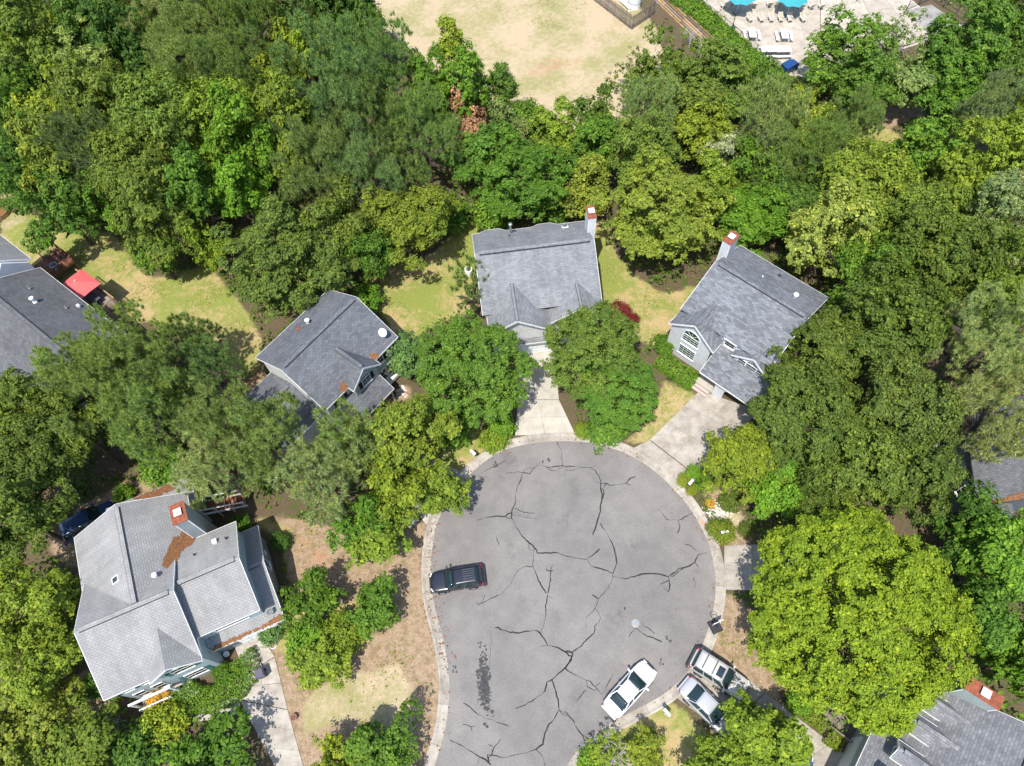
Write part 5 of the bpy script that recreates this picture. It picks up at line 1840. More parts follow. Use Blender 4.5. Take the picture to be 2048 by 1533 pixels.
    (318, 1400, 24, 'bush', 'or', 1.2, 'orange-yellow flowering bush at the porch steps'),
    (445, 1345, 20, 'bush', 'md', 1.3, 'dark feathery shrub inside the curved hedge'),
    (190, 1370, 25, 'bush', 'dk', 1.6, 'dark bush at the left corner of the pale gabled house'),
    (1210, 1505, 40, 'sparse', 'yg', 2.6, 'yellow-green bush at the bottom edge right of the road'),
    (1290, 1512, 45, 'coarse', 'yo', 2.8, 'mid green bush at the bottom edge right of the road'),
    (1185, 1520, 30, 'bush', 'br', 1.6, 'small bright bush at the road edge at the bottom'),
    (905, 435, 40, 'bush', 'md', 2.6, 'dark green bush behind the left end of the head house'),
    (985, 425, 42, 'bush', 'br', 2.6, 'bright bush behind the left roof bay of the head house'),
    (1100, 415, 40, 'bush', 'md', 2.6, 'green bush behind the right roof bay of the head house'),
    (735, 600, 34, 'bush', 'br', 2.4, 'bright bush at the back corner of the slate roofed house'),
    (1600, 1405, 28, 'bush', 'br', 1.2, 'bright bush at the edge of the lower drive under the maple'),
    (560, 1085, 20, 'bush', 'dk', 1.5, 'dark bush against the garage side wall'),
    (480, 1050, 22, 'bush', 'md', 1.8, 'green bush at the foot of the back stair'),
]:
    if a[2] > 0:
        tree(*a, group=WG if a[1] < 480 and a[3] not in ('bush', 'fine') else None)


# hedges: clipped leaf mass along a line
def hedge(pts, w, h, colr, label, leaf=0.13, dens=260, seed=5, wave=0.06):
    rg = np.random.default_rng(seed)
    pts = [P(*q) if len(q) == 2 else Vector(q) for q in pts]
    pts = smooth_line(pts, 6) if len(pts) > 2 else pts
    L = sum((b - a).length for a, b in zip(pts, pts[1:]))
    n = int(dens * L * (w + 2 * h))
    seg = np.array([(b - a).length for a, b in zip(pts, pts[1:])])
    cum = np.concatenate([[0], np.cumsum(seg)])
    s = rg.uniform(0, L, n)
    k = np.clip(np.searchsorted(cum, s) - 1, 0, len(seg) - 1)
    A = np.array([p[:2] for p in pts])
    t = ((s - cum[k]) / seg[k])[:, None]
    c = A[k] * (1 - t) + A[k + 1] * t
    tg = unit(A[k + 1] - A[k])
    nr = np.stack([-tg[:, 1], tg[:, 0]], 1)
    q = rg.uniform(-h, w + h, n)                   # walk up one side, over the top, down the other
    top_ = (q > 0) & (q < w)
    cx_ = np.where(top_, (q - w / 2) / (w / 2), np.where(q < 0, -1, 1))
    sz = np.where(top_, 1.0, np.where(q < 0, 1 + q / h, 1 - (q - w) / h))
    rd = np.clip((np.abs(cx_) - 0.7) / 0.3, 0, 1) * np.clip((sz - 0.6) / 0.4, 0, 1)
    cx_ = cx_ * (1 - 0.14 * rd)
    sz = sz * (1 - 0.16 * rd) * np.where(top_, rg.uniform(0.8, 1.0, n), 1)
    a = np.where(top_, math.pi / 2 - cx_ * 0.5, np.where(q < 0, math.pi * 0.9, math.pi * 0.1))
    wob = 1 + wave * np.sin(s * 2.1 + 1) + wave * np.sin(s * 5.3) + rg.normal(0, 0.04, n)
    pos = np.concatenate([c + nr * (cx_ * w / 2 * wob)[:, None], (0.05 + sz * h * wob)[:, None]], 1)
    pos -= 0
    dd = np.concatenate([nr * np.cos(a)[:, None], np.sin(a)[:, None]], 1) * 0.9 + rg.normal(size=(n, 3)) * 0.45
    o0 = pts[len(pts) // 2]
    v, f = leaf_cards(pos - np.array([o0.x, o0.y, 0]), dd, leaf, rg)
    me = bpy.data.meshes.new('hedge_leaves')
    fast_mesh(me, v, f)
    me.materials.append(MATS['leaf'])
    root = empty('hedge', (o0.x, o0.y, 0), 0, label, 'hedge')
    o = bpy.data.objects.new('foliage', me)
    o.color = (*PAL[colr], 1)
    link(o, root)
    m = MB()
    for i in range(0, len(pts)):
        m.tube([pts[i] - Vector((o0.x, o0.y, 0)), pts[i] - Vector((o0.x, o0.y, -h * 0.8))], [0.05, 0.02], 6)
    m.build('stem', 'bark', root)
    return root


hedge([(1330, -10), (1400, 45), (1480, 115), (1520, 150), (1570, 188)], 2.6, 1.7, 'br', 'long bright green hedge along the pool fence', 0.18, 130, 1)
hedge([(1640, 195), (1665, 178), (1690, 165)], 2.0, 1.6, 'br', 'short green hedge below the upright tree by the pool', 0.18, 130, 2)
hedge([(1318, 722), (1350, 748), (1388, 772)], 1.7, 1.3, 'br', 'clipped green hedge under the arched window', 0.13, 260, 3)
hedge([cH1(1215, 990)[:], cH1(1250, 1060)[:], cH1(1170, 1150)[:], cH1(1060, 1200)[:], cH1(960, 1190)[:], cH1(925, 1140)[:]], 2.0, 0.95, 'br', 'curved green hedge around the front lawn of the gabled house', 0.12, 300, 4)
hedge([(1612, 1425), (1648, 1455)], 1.1, 0.7, 'yg', 'small bright hedge beside the boardwalk', 0.12, 260, 6)
hedge([(1651, 1468), (1680, 1492)], 1.2, 0.8, 'yg', 'small clipped hedge below the boardwalk rail', 0.12, 260, 7)
hedge([(968, 905), (985, 885), (1022, 878)], 1.2, 0.5, 'yg', 'low yellow-green border hedge at the kerb left of the centre drive', 0.12, 240, 8)


# dead, leafless growth
def dead(px, py, r, n, h, label, seed):
    rg = random.Random(seed)
    b = P(px, py)
    root = empty('dead_bush', (b.x, b.y, 0), 0, label, 'dead bush')
    m = MB()
    m.tube([(0, 0, 0), (0.05, 0, h * 0.5)], [0.09, 0.06], 7)
    m.build('trunk', 'dead_wood', root)
    for k in range(n):
        a = rg.uniform(0, 6.28)
        s = r * rg.uniform(0.4, 1.0)
        z = h * rg.uniform(0.45, 1.1)
        m = MB()
        p0 = Vector((0.03, 0, h * rg.uniform(0.2, 0.5)))
        p1 = Vector((math.cos(a) * s * 0.5, math.sin(a) * s * 0.5, z * 0.8))
        p2 = Vector((math.cos(a + 0.2) * s, math.sin(a + 0.2) * s, z))
        m.tube([p0, p1, p2], [0.045, 0.03, 0.01], 5)
        for j in range(4):
            q = rg.uniform(0.3, 0.95)
            c = p1.lerp(p2, q)
            e = c + Vector((rg.gauss(0, 1), rg.gauss(0, 1), rg.uniform(0, 0.6))) * r * 0.25
            m.tube([c, e], [0.018, 0.006], 4)
        m.build('branch', 'dead_wood', root)


dead(227, 1465, 1.5, 22, 2.2, 'bare grey dead tree top at the bottom edge left of the house walk', 1)
dead(1232, 1512, 1.5, 26, 2.2, 'bare grey twiggy bush at the bottom edge right of the road', 2)
dead(1400, 118, 1.6, 14, 2.6, 'bare grey shrub on the timber wall beside the pool hedge', 3)
dead(1378, 95, 1.4, 12, 2.4, 'bare grey shrub at the far end of the pool hedge', 4)


# low undergrowth and lawn texture nobody could count
def scatter(name, label, cat, polys, n, size, hmax, colr, seed, excl=(), lumps=0.0, mat='leaf', region=None):
    rg = np.random.default_rng(seed)
    x0, x1, y0, y1 = region
    X, Y = rg.uniform(x0, x1, n), rg.uniform(y0, y1, n)
    ok = np.ones(n, bool)
    if polys is not None:
        ok = np.zeros(n, bool)
        for p in polys:
            ok |= inside(wpoly(p), X, Y)
    for p in excl:
        ok &= ~inside(p, X, Y)
    X, Y = X[ok], Y[ok]
    if lumps:
        q = np.sin(X * 0.9 + 1.3 * np.sin(Y * 0.5)) + np.sin(Y * 1.1 + np.sin(X * 0.7) * 1.5) + rg.normal(0, 0.5, len(X))
        k = q > lumps
        X, Y, q = X[k], Y[k], q[k]
        Z = rg.uniform(0.02, 1, len(X)) * hmax * np.clip((q - lumps) * 0.6, 0.1, 1)
    else:
        Z = rg.uniform(0.01, hmax, len(X))
    pos = np.stack([X, Y, Z], 1)
    nr = rg.normal(size=(len(X), 3)) * 0.6 + np.array([0, 0, 0.9])
    v, f = leaf_cards(pos, nr, size, rg)
    me = bpy.data.meshes.new(name)
    fast_mesh(me, v, f)
    me.materials.append(MATS[mat])
    o = link(bpy.data.objects.new(name, me))
    o.color = (*PAL[colr], 1)
    tag(o, label, cat, kind='stuff')
    return o


def rect(root, u0, u1, v0, v1):
    return [tuple(to_world(root, (u, v, 0))[:2]) for u, v in ((u0, v0), (u1, v0), (u1, v1), (u0, v1))]


court = [(p.x, p.y) for p in offset(edge, 1.0)]
court = [(court[0][0], -60)] + court + [(court[-1][0], -60)]
EXC = [court, rect(h1, -7, 7, -6.3, 12.4), rect(h2, -9.6, 5, -7, 6.2), rect(h3, -6, 6.6, -7.2, 5.3), rect(h4, -5.8, 6, -7.9, 6), rect(h5, -13, 8.5, -8, 8.2), rect(h6, -3.5, 11.5, -9.5, 3.6), rect(h7, -2, 11.5, -7.6, 3.5)]
for pl in LAWN + SAND + STRAW:
    EXC.append(wpoly(pl))
for pl in ([(1020, 690), (1125, 690), (1160, 880), (1020, 890)], [(1395, 775), (1530, 815), (1370, 985), (1260, 895)], [(1430, 1080), (1630, 1080), (1630, 1190), (1430, 1190)],
           [(1420, 1290), (1740, 1530), (1620, 1610), (1335, 1390)], [(1330, -70), (1760, -70), (1960, 60), (1641, 160), (1560, 160)], [(740, 880), (930, 930), (880, 1050), (740, 970)],
           [(330, 1270), (560, 1250), (640, 1570), (530, 1570), (470, 1450), (330, 1420)], [(1180, -40), (1320, -40), (1440, 120), (1400, 130), (1260, 70)]):
    EXC.append(wpoly(pl))
REGION = (-75, 75, -4, 108)
scatter('undergrowth', 'low green undergrowth on the shaded ground beneath the trees', 'undergrowth', None, 300000, 0.32, 1.6, 'md', 21, EXC, -0.5, region=REGION)
HARD = EXC[:8] + EXC[8 + len(LAWN) + len(SAND) + len(STRAW):]
scatter('lawn_grass', 'short yellow-green grass blades across the lawns', 'grass', LAWN, 700000, 0.11, 0.05, 'yo', 22, HARD, 0.35, region=REGION)
scatter('yard_weeds', 'scattered green weeds in the needle covered yards', 'weeds', STRAW, 300000, 0.16, 0.16, 'yg', 23, HARD, 1.15, region=REGION)

# fallen leaves: along the kerbs, on the yards
for nm, lab, polys, n, sz, sd in (('fallen_leaves', 'dry tan leaves scattered over the yards', STRAW + SAND[1:2], 160000, 0.12, 31), ('fallen_leaves', 'dry leaves strewn on the lawns', LAWN, 90000, 0.11, 32)):
    o = scatter(nm, lab, 'leaf litter', polys, n, sz, 0.04, 'or', sd, HARD, 0.2, region=REGION)
    o.color = (0.40, 0.27, 0.15, 1)
rg_ = np.random.default_rng(41)
pp2 = []
for i_, p_ in enumerate(res):
    k_ = 14 if (p_.x < -5 and 8 < p_.y < 20) else 2
    nrm_ = (offset(res[max(i_ - 1, 0):i_ + 2], 1.0)[min(1, i_)] - p_)
    for _ in range(k_):
        d_ = abs(rg_.normal(0, 0.3)) * (-1 if rg_.random() < 0.5 else 1) + 0.1
        q_ = p_ + nrm_ * d_ + Vector((rg_.normal(0, .25), rg_.normal(0, .25), 0))
        pp2.append((q_.x, q_.y, 0.04 if d_ < 0.3 else 0.09))
pp2 = np.array(pp2)
v_, f_ = leaf_cards(pp2, rg_.normal(size=(len(pp2), 3)) * 0.25 + np.array([0, 0, 1.0]), 0.13, rg_)
me_ = bpy.data.meshes.new('kerb_leaves')
fast_mesh(me_, v_, f_)
me_.materials.append(MATS['litter_brown'])
tag(link(bpy.data.objects.new('kerb_leaves', me_)), 'dry brown leaves gathered in the gutter along the kerb', 'leaf litter', kind='stuff')
# ---------------------------------------------------------------- vehicles
def loft(m, rings):
    """open rings of equal length -> quads"""
    for a, b in zip(rings, rings[1:]):
        for i in range(len(a) - 1):
            m.face([a[i], a[i + 1], b[i + 1], b[i]])


def weld(o, sub=2, smooth=True):
    bm = bmesh.new()
    bm.from_mesh(o.data)
    bmesh.ops.remove_doubles(bm, verts=bm.verts[:], dist=0.0005)
    bmesh.ops.recalc_face_normals(bm, faces=bm.faces[:])
    bm.to_mesh(o.data)
    bm.free()
    if smooth:
        o.data.polygons.foreach_set('use_smooth', [True] * len(o.data.polygons))
    if sub:
        md = o.modifiers.new('sub', 'SUBSURF')
        md.levels = sub
        md.render_levels = sub
    return o


def grid_panel(name, mat, parent, c00, c10, c11, c01, nu=6, nv=4, bulge=(0, 0, 0), inset=0.0):
    """curved panel between four corners; bulge is the offset of its middle"""
    c = [Vector(q) for q in (c00, c10, c11, c01)]
    bl = Vector(bulge)
    m = MB()

    def S(u, v):
        u = inset + u * (1 - 2 * inset)
        v = inset + v * (1 - 2 * inset)
        return c[0].lerp(c[1], u).lerp(c[3].lerp(c[2], u), v) + bl * (1 - (2 * u - 1) ** 2) * (0.35 + 0.65 * (1 - (2 * v - 1) ** 2))
    for i in range(nu):
        for j in range(nv):
            m.face([S(i / nu, j / nv), S((i + 1) / nu, j / nv), S((i + 1) / nu, (j + 1) / nv), S(i / nu, (j + 1) / nv)])
    o = m.build(name, mat, parent)
    weld(o, 0)
    md = o.modifiers.new('thick', 'SOLIDIFY')
    md.thickness = 0.03
    md.offset = -1
    return o


SEDAN = dict(st=[(-2.43, .60, .42, .70), (-2.36, .78, .30, .90), (-2.05, .87, .24, 1.00), (-1.3, .91, .20, 1.01), (-0.3, .92, .20, .99), (0.8, .92, .20, .97), (1.35, .905, .20, .93), (1.95, .87, .22, .83), (2.28, .76, .26, .72), (2.43, .55, .36, .60)],
             rb=-1.72, rt=-0.95, ft=0.32, fb=1.18, wb=.80, wt=.60, zb=.97, zt=1.44, wheels=(-1.38, 1.42), wr=.33, split=[0.42])
SUVP = dict(st=[(-2.30, .78, .46, .95), (-2.24, .86, .34, 1.06), (-1.9, .90, .28, 1.10), (-1.0, .915, .26, 1.10), (0.0, .915, .26, 1.08), (0.8, .915, .26, 1.06), (1.25, .90, .26, 1.03), (1.85, .88, .28, .98), (2.18, .80, .32, .86), (2.28, .66, .42, .72)],
            rb=-2.16, rt=-1.95, ft=0.28, fb=0.98, wb=.83, wt=.68, zb=1.07, zt=1.70, wheels=(-1.30, 1.36), wr=.37, split=[0.34, 0.67])


def car(name, pos, heading, spec, mat, label, scale=1.0, roofribs=0, rails=False, sunroof=False, glassm='glass_car', cat='car', roof=None, bumper='paint'):
    r = empty(name, (pos[0], pos[1], pos[2] if len(pos) > 2 else 0.02), heading, label, cat)
    r.scale = (scale,) * 3
    s = spec
    m = MB()
    rings = []
    for x, w, zb, zt in s['st']:
        h = zt - zb
        half = [(0, zb), (w * .8, zb), (w * .96, zb + .12 * h), (w, zb + .45 * h), (w * .985, zb + .78 * h), (w * .93, zt - .02), (w * .72, zt + .012), (w * .35, zt + .03), (0, zt + .034)]
        rings.append([(x, -y, z) for y, z in half] + [(x, y, z) for y, z in half[::-1]][1:])
    loft(m, rings)
    m.face(rings[0])
    m.face(rings[-1][::-1])
    body = weld(m.build('body', mat, r), 2)
    zb, zt, wb, wt = s['zb'], s['zt'], s['wb'], s['wt']
    rb, rt, ft, fb = s['rb'], s['rt'], s['ft'], s['fb']
    # inner dark cabin so that panes have something behind them
    m = MB()
    m.hexa([(rb + .06, -wb + .05, zb - .1), (fb - .06, -wb + .05, zb - .1), (fb - .06, wb - .05, zb - .1), (rb + .06, wb - .05, zb - .1)],
           [(rt + .05, -wt + .04, zt - .07), (ft - .05, -wt + .04, zt - .07), (ft - .05, wt - .04, zt - .07), (rt + .05, wt - .04, zt - .07)])
    m.build('cabin', 'vent_dark', r)
    rf = grid_panel('roof', roof or mat, r, (rt - .02, -wt, zt - .03), (ft + .02, -wt, zt - .03), (ft + .02, wt, zt - .03), (rt - .02, wt, zt - .03), 6, 8, (0, 0, .05))
    grid_panel('windshield', glassm, r, (ft + .03, -wt * .95, zt - .045), (fb, -wb * .90, zb + .01), (fb, wb * .90, zb + .01), (ft + .03, wt * .95, zt - .045), 5, 8, (.07, 0, .03))
    grid_panel('rear_window', glassm, r, (rt - .03, -wt * .92, zt - .05), (rb, -wb * .86, zb + .03), (rb, wb * .86, zb + .03), (rt - .03, wt * .92, zt - .05), 5, 8, (-.06, 0, .03))
    for sg in (-1, 1):
        cuts = [0.0] + s['split'] + [1.0]
        for a, b in zip(cuts, cuts[1:]):
            a2, b2 = a + .02, b - .02
            L = lambda q: (rb + .18 + (fb - .22 - rb - .18) * q, sg * (wb + .012), zb + .0)
            T = lambda q: (rt + .08 + (ft - .06 - rt - .08) * q, sg * (wt + .03), zt - .08)
            grid_panel('side_window', glassm, r, L(a2), L(b2), T(b2), T(a2), 2, 2, (0, sg * .02, 0))
        for q in cuts:
            p0 = (rb + .1 + (fb - .12 - rb - .1) * q, sg * (wb + .0), zb - .02)
            p1 = (rt + .03 + (ft - .0 - rt - .03) * q, sg * (wt + .015), zt - .05)
            one('pillar', mat, r, 'bar', p0, p1, .07, .06)
        one('roof_rail' if rails else 'gutter', 'grey_metal' if rails else mat, r, 'bar', (rt, sg * (wt - .01), zt - .02 + (.05 if rails else 0)), (ft - .05, sg * (wt - .01), zt - .02 + (.05 if rails else 0)), .05, .05)
        xm = fb - .28
        mir = one('mirror', mat, r, 'bar', (xm, sg * (wb + .08), zb + .08), (xm, sg * (wb + .30), zb + .1), .13, .15)
        for x in s['wheels']:
            w = MB()
            w.tube([(x, sg * (s['st'][4][1] - .19), s['wr']), (x, sg * (s['st'][4][1] + .012), s['wr'])], [s['wr']] * 2, 20)
            wh = w.build('wheel', 'rubber', r)
            w = MB()
            w.tube([(x, sg * (s['st'][4][1] + .013), s['wr']), (x, sg * (s['st'][4][1] + .025), s['wr'])], [s['wr'] * .66, s['wr'] * .6], 16)
            w.build('rim', 'rim', wh)
        st = s['st'][4]
        for x in (rb + .75, (rb + fb) / 2 + .1, fb - .35):
            one('door_seam', 'vent_dark', r, 'bar', (x, sg * (st[1] + .001), st[2] + .2), (x, sg * (st[1] - .015), st[3] - .12), .012, .012)
        one('door_handle', 'grey_metal', r, 'bar', ((rb + fb) / 2 - .1, sg * (st[1] + .01), st[3] - .2), ((rb + fb) / 2 + .08, sg * (st[1] + .01), st[3] - .2), .03, .03)
        x0, w0, _, z0 = s['st'][-2]
        one('headlight', 'clear_lamp', r, 'bar', (x0 + .02, sg * w0 * .62, z0 - .06), (x0 - .16, sg * w0 * .96, z0 - .03), .16, .12)
        x1, w1, _, z1 = s['st'][1]
        one('tail_light', 'red_lamp', r, 'bar', (x1 - .0, sg * w1 * .72, z1 - .12), (x1 + .14, sg * w1 * 1.0, z1 - .1), .14, .18)
    bm_ = 'vent_dark' if bumper == 'dark' else mat
    x0, w0, b0, z0 = s['st'][0]
    one('bumper', bm_, r, 'bar', (x0 - .02, -w0 * 1.15, b0 + .12), (x0 - .02, w0 * 1.15, b0 + .12), .16, .2)
    x0, w0, b0, z0 = s['st'][-1]
    one('bumper', bm_, r, 'bar', (x0 - .03, -w0 * 1.25, b0 + .06), (x0 - .03, w0 * 1.25, b0 + .06), .16, .18)
    one('grille', 'vent_dark', r, 'bar', (x0 + .03, -w0 * .6, b0 + .16), (x0 + .03, w0 * .6, b0 + .16), .06, .1)
    for k in range(roofribs):
        y = (k - (roofribs - 1) / 2) * .19
        one('roof_rib', 'roof_grey', r, 'bar', (rt + .35, y, zt + .024 - abs(y) * .03), (rt + 1.35, y, zt + .03 - abs(y) * .03), .03, .03)
    if rails:
        for x in (rt + .55, rt + 1.35):
            one('crossbar', 'vent_dark', r, 'bar', (x, -wt + .02, zt + .06), (x, wt - .02, zt + .06), .06, .03)
    if sunroof:
        one('sunroof', 'glass_blue', r, 'bar', (ft - .62, 0, zt + .022), (ft - .12, 0, zt + .012), .8, .02)
    m = MB()
    m.bar((fb + .03, -.5, zb + .035), (fb + .1, .1, zb + .03), .02, .02)
    m.build('wiper', 'vent_dark', r)
    return r


plain('roof_grey', (0.10, 0.105, 0.11), 0.35)


def heading(a, b):
    a, b = P(*a), P(*b)
    return math.atan2((b - a).y, (b - a).x)


car('parked_suv', P(915, 1163), heading((965, 1157), (866, 1172)), SUVP, 'paint_black', 'black sport utility vehicle parked with its nose to the left kerb', 1.0, roofribs=6, bumper='dark')
car('parked_sedan', P(1258, 1380), heading((1215, 1425), (1298, 1333)), SEDAN, 'paint_white', 'white sedan parked on the asphalt along the lower right kerb', 1.0)
car('parked_suv', P(1434, 1351, 0.07)[:2] + (0.07,), heading((1388, 1322), (1490, 1388)), SUVP, 'paint_champagne', 'pale silver sport utility vehicle with sunroof on the lower right drive', 1.02, rails=True, sunroof=True, bumper='dark')
car('parked_sedan', P(1413, 1416, 0.07)[:2] + (0.07,), heading((1366, 1372), (1458, 1462)), SEDAN, 'paint_silver', 'silver sedan dappled by leaf shade on the lower right drive', 1.0)
car('parked_sedan', P(838, 945, 0.06)[:2] + (0.06,), heading((862, 950), (800, 925)), SEDAN, 'paint_navy', 'blue car hidden under the yellow-green tree left of the court', 0.98)
car('parked_truck', P(190, 1048, 0)[:2] + (0.02,), heading((150, 1062), (225, 1022)), SUVP, 'paint_blue', 'blue truck in deep shade behind the pale gabled house', 1.08)
car('parked_hatchback', P(1560, 1497, 0.07)[:2] + (0.07,), heading((1505, 1470), (1590, 1530)), SEDAN, 'paint_navy', 'blue car under the loose yellow-green tree on the lower drive', 0.95)


# ---------------------------------------------------------------- small things round the court
def mailbox(px, py, ang, label, post='white_trim', boxm='white_plastic'):
    b = P(px, py)
    r = empty('mailbox', (b.x, b.y, 0), ang, label, 'mailbox')
    one('post', post, r, 'bar', (0, 0, 0), (0, 0, 1.0), 0.13, 0.13)
    m = MB()
    prof = [(-.13, 0), (.13, 0), (.13, .17)] + [(.13 * math.cos(t), .17 + .13 * math.sin(t)) for t in [math.pi * k / 8 for k in range(1, 8)]] + [(-.13, .17)]
    m.hexa([(-.3, y, 1.05 + z) for y, z in prof], [(.35, y, 1.05 + z) for y, z in prof])
    weld(m.build('box', boxm, r), 0, False)
    one('door', 'black_metal', r, 'bar', (.352, 0, 1.2), (.375, 0, 1.2), .24, .26)
    one('support_arm', post, r, 'bar', (-.32, 0, 1.01), (.32, 0, 1.01), .1, .08)
    one('brace', post, r, 'bar', (.06, 0, .6), (.3, 0, .96), .08, .06)
    one('flag', 'red_plastic', r, 'bar', (0, .145, 1.2), (0, .145, 1.42), .02, .06)


mailbox(948, 915, -0.8, 'white mailbox on the lawn at the upper left kerb')
mailbox(1377, 974, -2.4, 'white mailbox between clipped shrubs at the upper right kerb')
mailbox(1443, 1072, -3.0, 'white mailbox inside the spiky olive bush')
mailbox(1330, 1428, 2.2, 'white mailbox with black door at the lower right kerb')

b = P(1428, 1250)
hp = empty('basketball_hoop', (b.x, b.y, 0.1), 1.9, 'small portable basketball hoop standing on the right kerb', 'basketball hoop')
hp.scale = (1.25,) * 3
m = MB()
m.hexa([(-.55, -.38, 0), (.3, -.38, 0), (.3, .38, 0), (-.55, .38, 0)], [(-.5, -.32, .16), (.25, -.32, .16), (.25, .32, .16), (-.5, .32, .16)])
m.build('base', 'black_metal', hp)
one('backboard', 'white_plastic', hp, 'bar', (-.05, -.36, 1.0), (-.05, .36, 1.0), .03, .5)
one('backboard_rim', 'black_metal', hp, 'bar', (-.05, -.36, .73), (-.05, .36, .73), .05, .04)
m = MB()
m.tube([(-.2, 0, .1), (-.12, 0, .8), (-.09, 0, 1.1)], [.03, .03, .03], 8)
m.build('pole', 'black_metal', hp)
one('hoop', 'black_metal', hp, 'torus', (.28, 0, .9), .22, .016)
one('bracket', 'black_metal', hp, 'bar', (-.03, 0, .9), (.07, 0, .9), .08, .03)
m = MB()
for k in range(10):
    t = 2 * math.pi * k / 10
    m.tube([(.28 + .22 * math.cos(t), .22 * math.sin(t), .89), (.28 + .12 * math.cos(t + .3), .12 * math.sin(t + .3), .55)], [.006, .006], 4)
m.build('net', 'white_plastic', hp)

b = cH1(1320, 1075)
bn = empty('wheeled_bin', (b.x, b.y, 0.05), 0.4, 'dark purple wheeled rubbish bin on the old concrete drive', 'bin')
m = MB()
m.hexa([(-.24, -.28, .06), (.24, -.28, .06), (.24, .28, .06), (-.24, .28, .06)], [(-.31, -.36, 1.0), (.31, -.36, 1.0), (.31, .36, 1.0), (-.31, .36, 1.0)])
m.build('body', 'bin_purple', bn)
m = MB()
m.hexa([(-.34, -.39, 1.003), (.34, -.39, 1.003), (.34, .39, 1.003), (-.34, .39, 1.003)], [(-.25, -.28, 1.1), (.25, -.28, 1.1), (.25, .3, 1.1), (-.25, .3, 1.1)])
m.build('lid', 'bin_purple', bn)
one('handle', 'black_metal', bn, 'bar', (-.25, .43, .98), (.25, .43, .98), .04, .04)
for sg in (-1, 1):
    m = MB()
    m.tube([(sg * .25, .3, .11), (sg * .3, .3, .11)], [.11, .11], 12)
    m.build('wheel', 'rubber', bn)
b = cH1(1475, 1290)
pt = empty('flower_pot', (b.x, b.y, 0), 0, 'small brown pot beside the old concrete drive', 'pot')
one('pot', 'terracotta', pt, 'lathe', [(.16, 0), (.24, .34), (.27, .34), (.27, .4), (.21, .4), (.2, .33)], 16)
one('soil', 'bark', pt, 'lathe', [(.19, .31), (.19, .335), (.02, .34)], 12)
b = cH1(1140, 975)
pt = empty('planter', (b.x, b.y, 0), 0, 'round white planter in the shaded corner beside the garage', 'pot')
one('rim', 'white_plastic', pt, 'torus', (0, 0, .38), .22, .03)
one('pot', 'white_plastic', pt, 'lathe', [(.17, 0), (.22, .37), (.19, .37), (.17, .3)], 16)
b = cH1(1368, 928)
pt = empty('tree_ring', (b.x, b.y, 0), 0, 'round pale garden ring in the weeds beside the garage', 'ring')
one('ring', 'white_plastic', pt, 'torus', (0, 0, .06), .27, .04)
b = P(795, 1012)
rk = empty('playset_slide', (b.x, b.y, 0), 0.6, 'red and teal toys half hidden at the left kerb', 'toy')
one('seat', 'red_plastic', rk, 'box', -.3, .3, -.25, .25, .0, .35)
one('slide', 'teal_plastic', rk, 'bar', (.1, -.3, .4), (.3, -.9, .06), .35, .06)
one('rail', 'red_plastic', rk, 'bar', (-.3, .2, .6), (.3, .2, .6), .06, .06)
one('stand', 'red_plastic', rk, 'bar', (0, .2, .3), (0, .2, .58), .08, .08)


def rocks(name, px, n, spread, size, label, seed, mat='stone_white'):
    rg = random.Random(seed)
    m = MB()
    c = P(*px)
    for k in range(n):
        x, y = c.x + rg.gauss(0, spread), c.y + rg.gauss(0, spread)
        s = size * rg.uniform(.5, 1.4)
        q = [(x + s * math.cos(a) * rg.uniform(.7, 1.2), y + s * math.sin(a) * rg.uniform(.7, 1.2)) for a in [j * math.pi / 3 for j in range(6)]]
        m.hexa([(a, b_, 0) for a, b_ in q], [(x + (a - x) * .55, y + (b_ - y) * .55, s * .8) for a, b_ in q])
    o = m.build(name, mat)
    tag(o, label, 'gravel', kind='stuff')


rocks('white_gravel', (1440, 1025), 420, 0.55, .07, 'white gravel in the bed beside the spiky olive bush', 1)
rocks('white_stones', (825, 1035), 120, 0.4, .1, 'white stones beside the toys at the left kerb', 2)
rocks('pale_stones', (803, 783), 60, 0.3, .12, 'pale stones at the corner of the slate roofed house', 3)

# utility paint mark on the kerb
b = P(1407, 1047)
m = MB()
for k in range(4):
    m.box(-.25 + .13 * k, -.19 + .13 * k, -.12, .12, 0, .003)
m.box(-.26, .26, -.2, -.16, 0, .003)
pm = m.build('paint_mark', 'paint_orange')
pm.location = (b.x, b.y, 0.045)
pm.rotation_euler = (0, 0, -1.1)
tag(pm, 'small red paint scrawl on the right kerb near the spiky bush', 'paint mark')

# ---------------------------------------------------------------- red umbrella and furniture on the left deck
ub = P(150, 560, 4.3)
loc = h5.matrix_basis.inverted() @ ub
un = empty('patio_umbrella', to_world(h5, (-2.85, 5.75, 1.9)), rad(-40), 'square red patio umbrella over the deck at the left', 'umbrella')
m = MB()
R4 = [(-1.6, -1.45), (1.6, -1.45), (1.6, 1.45), (-1.6, 1.45)]
for k in range(4):
    a, c = R4[k], R4[(k + 1) % 4]
    for j in range(2):
        p, q = ((a[0] + (c[0] - a[0]) * j / 2, a[1] + (c[1] - a[1]) * j / 2), (a[0] + (c[0] - a[0]) * (j + 1) / 2, a[1] + (c[1] - a[1]) * (j + 1) / 2))
        zz = lambda t: 2.05 - .1 * (1 if abs(abs(t[0]) - 1.6) < .01 and abs(abs(t[1]) - 1.45) < .01 else 0)
        m.face([(0, 0, 2.75), (p[0], p[1], zz(p)), (q[0], q[1], zz(q))])
cn = m.build('canopy', 'red_fabric', un)
weld(cn, 0, False)
md = cn.modifiers.new('t', 'SOLIDIFY')
md.thickness = 0.015
m = MB()
m.tube([(0, 0, 0), (0, 0, 2.8)], [.035, .03], 8)
m.build('pole', 'grey_metal', un)
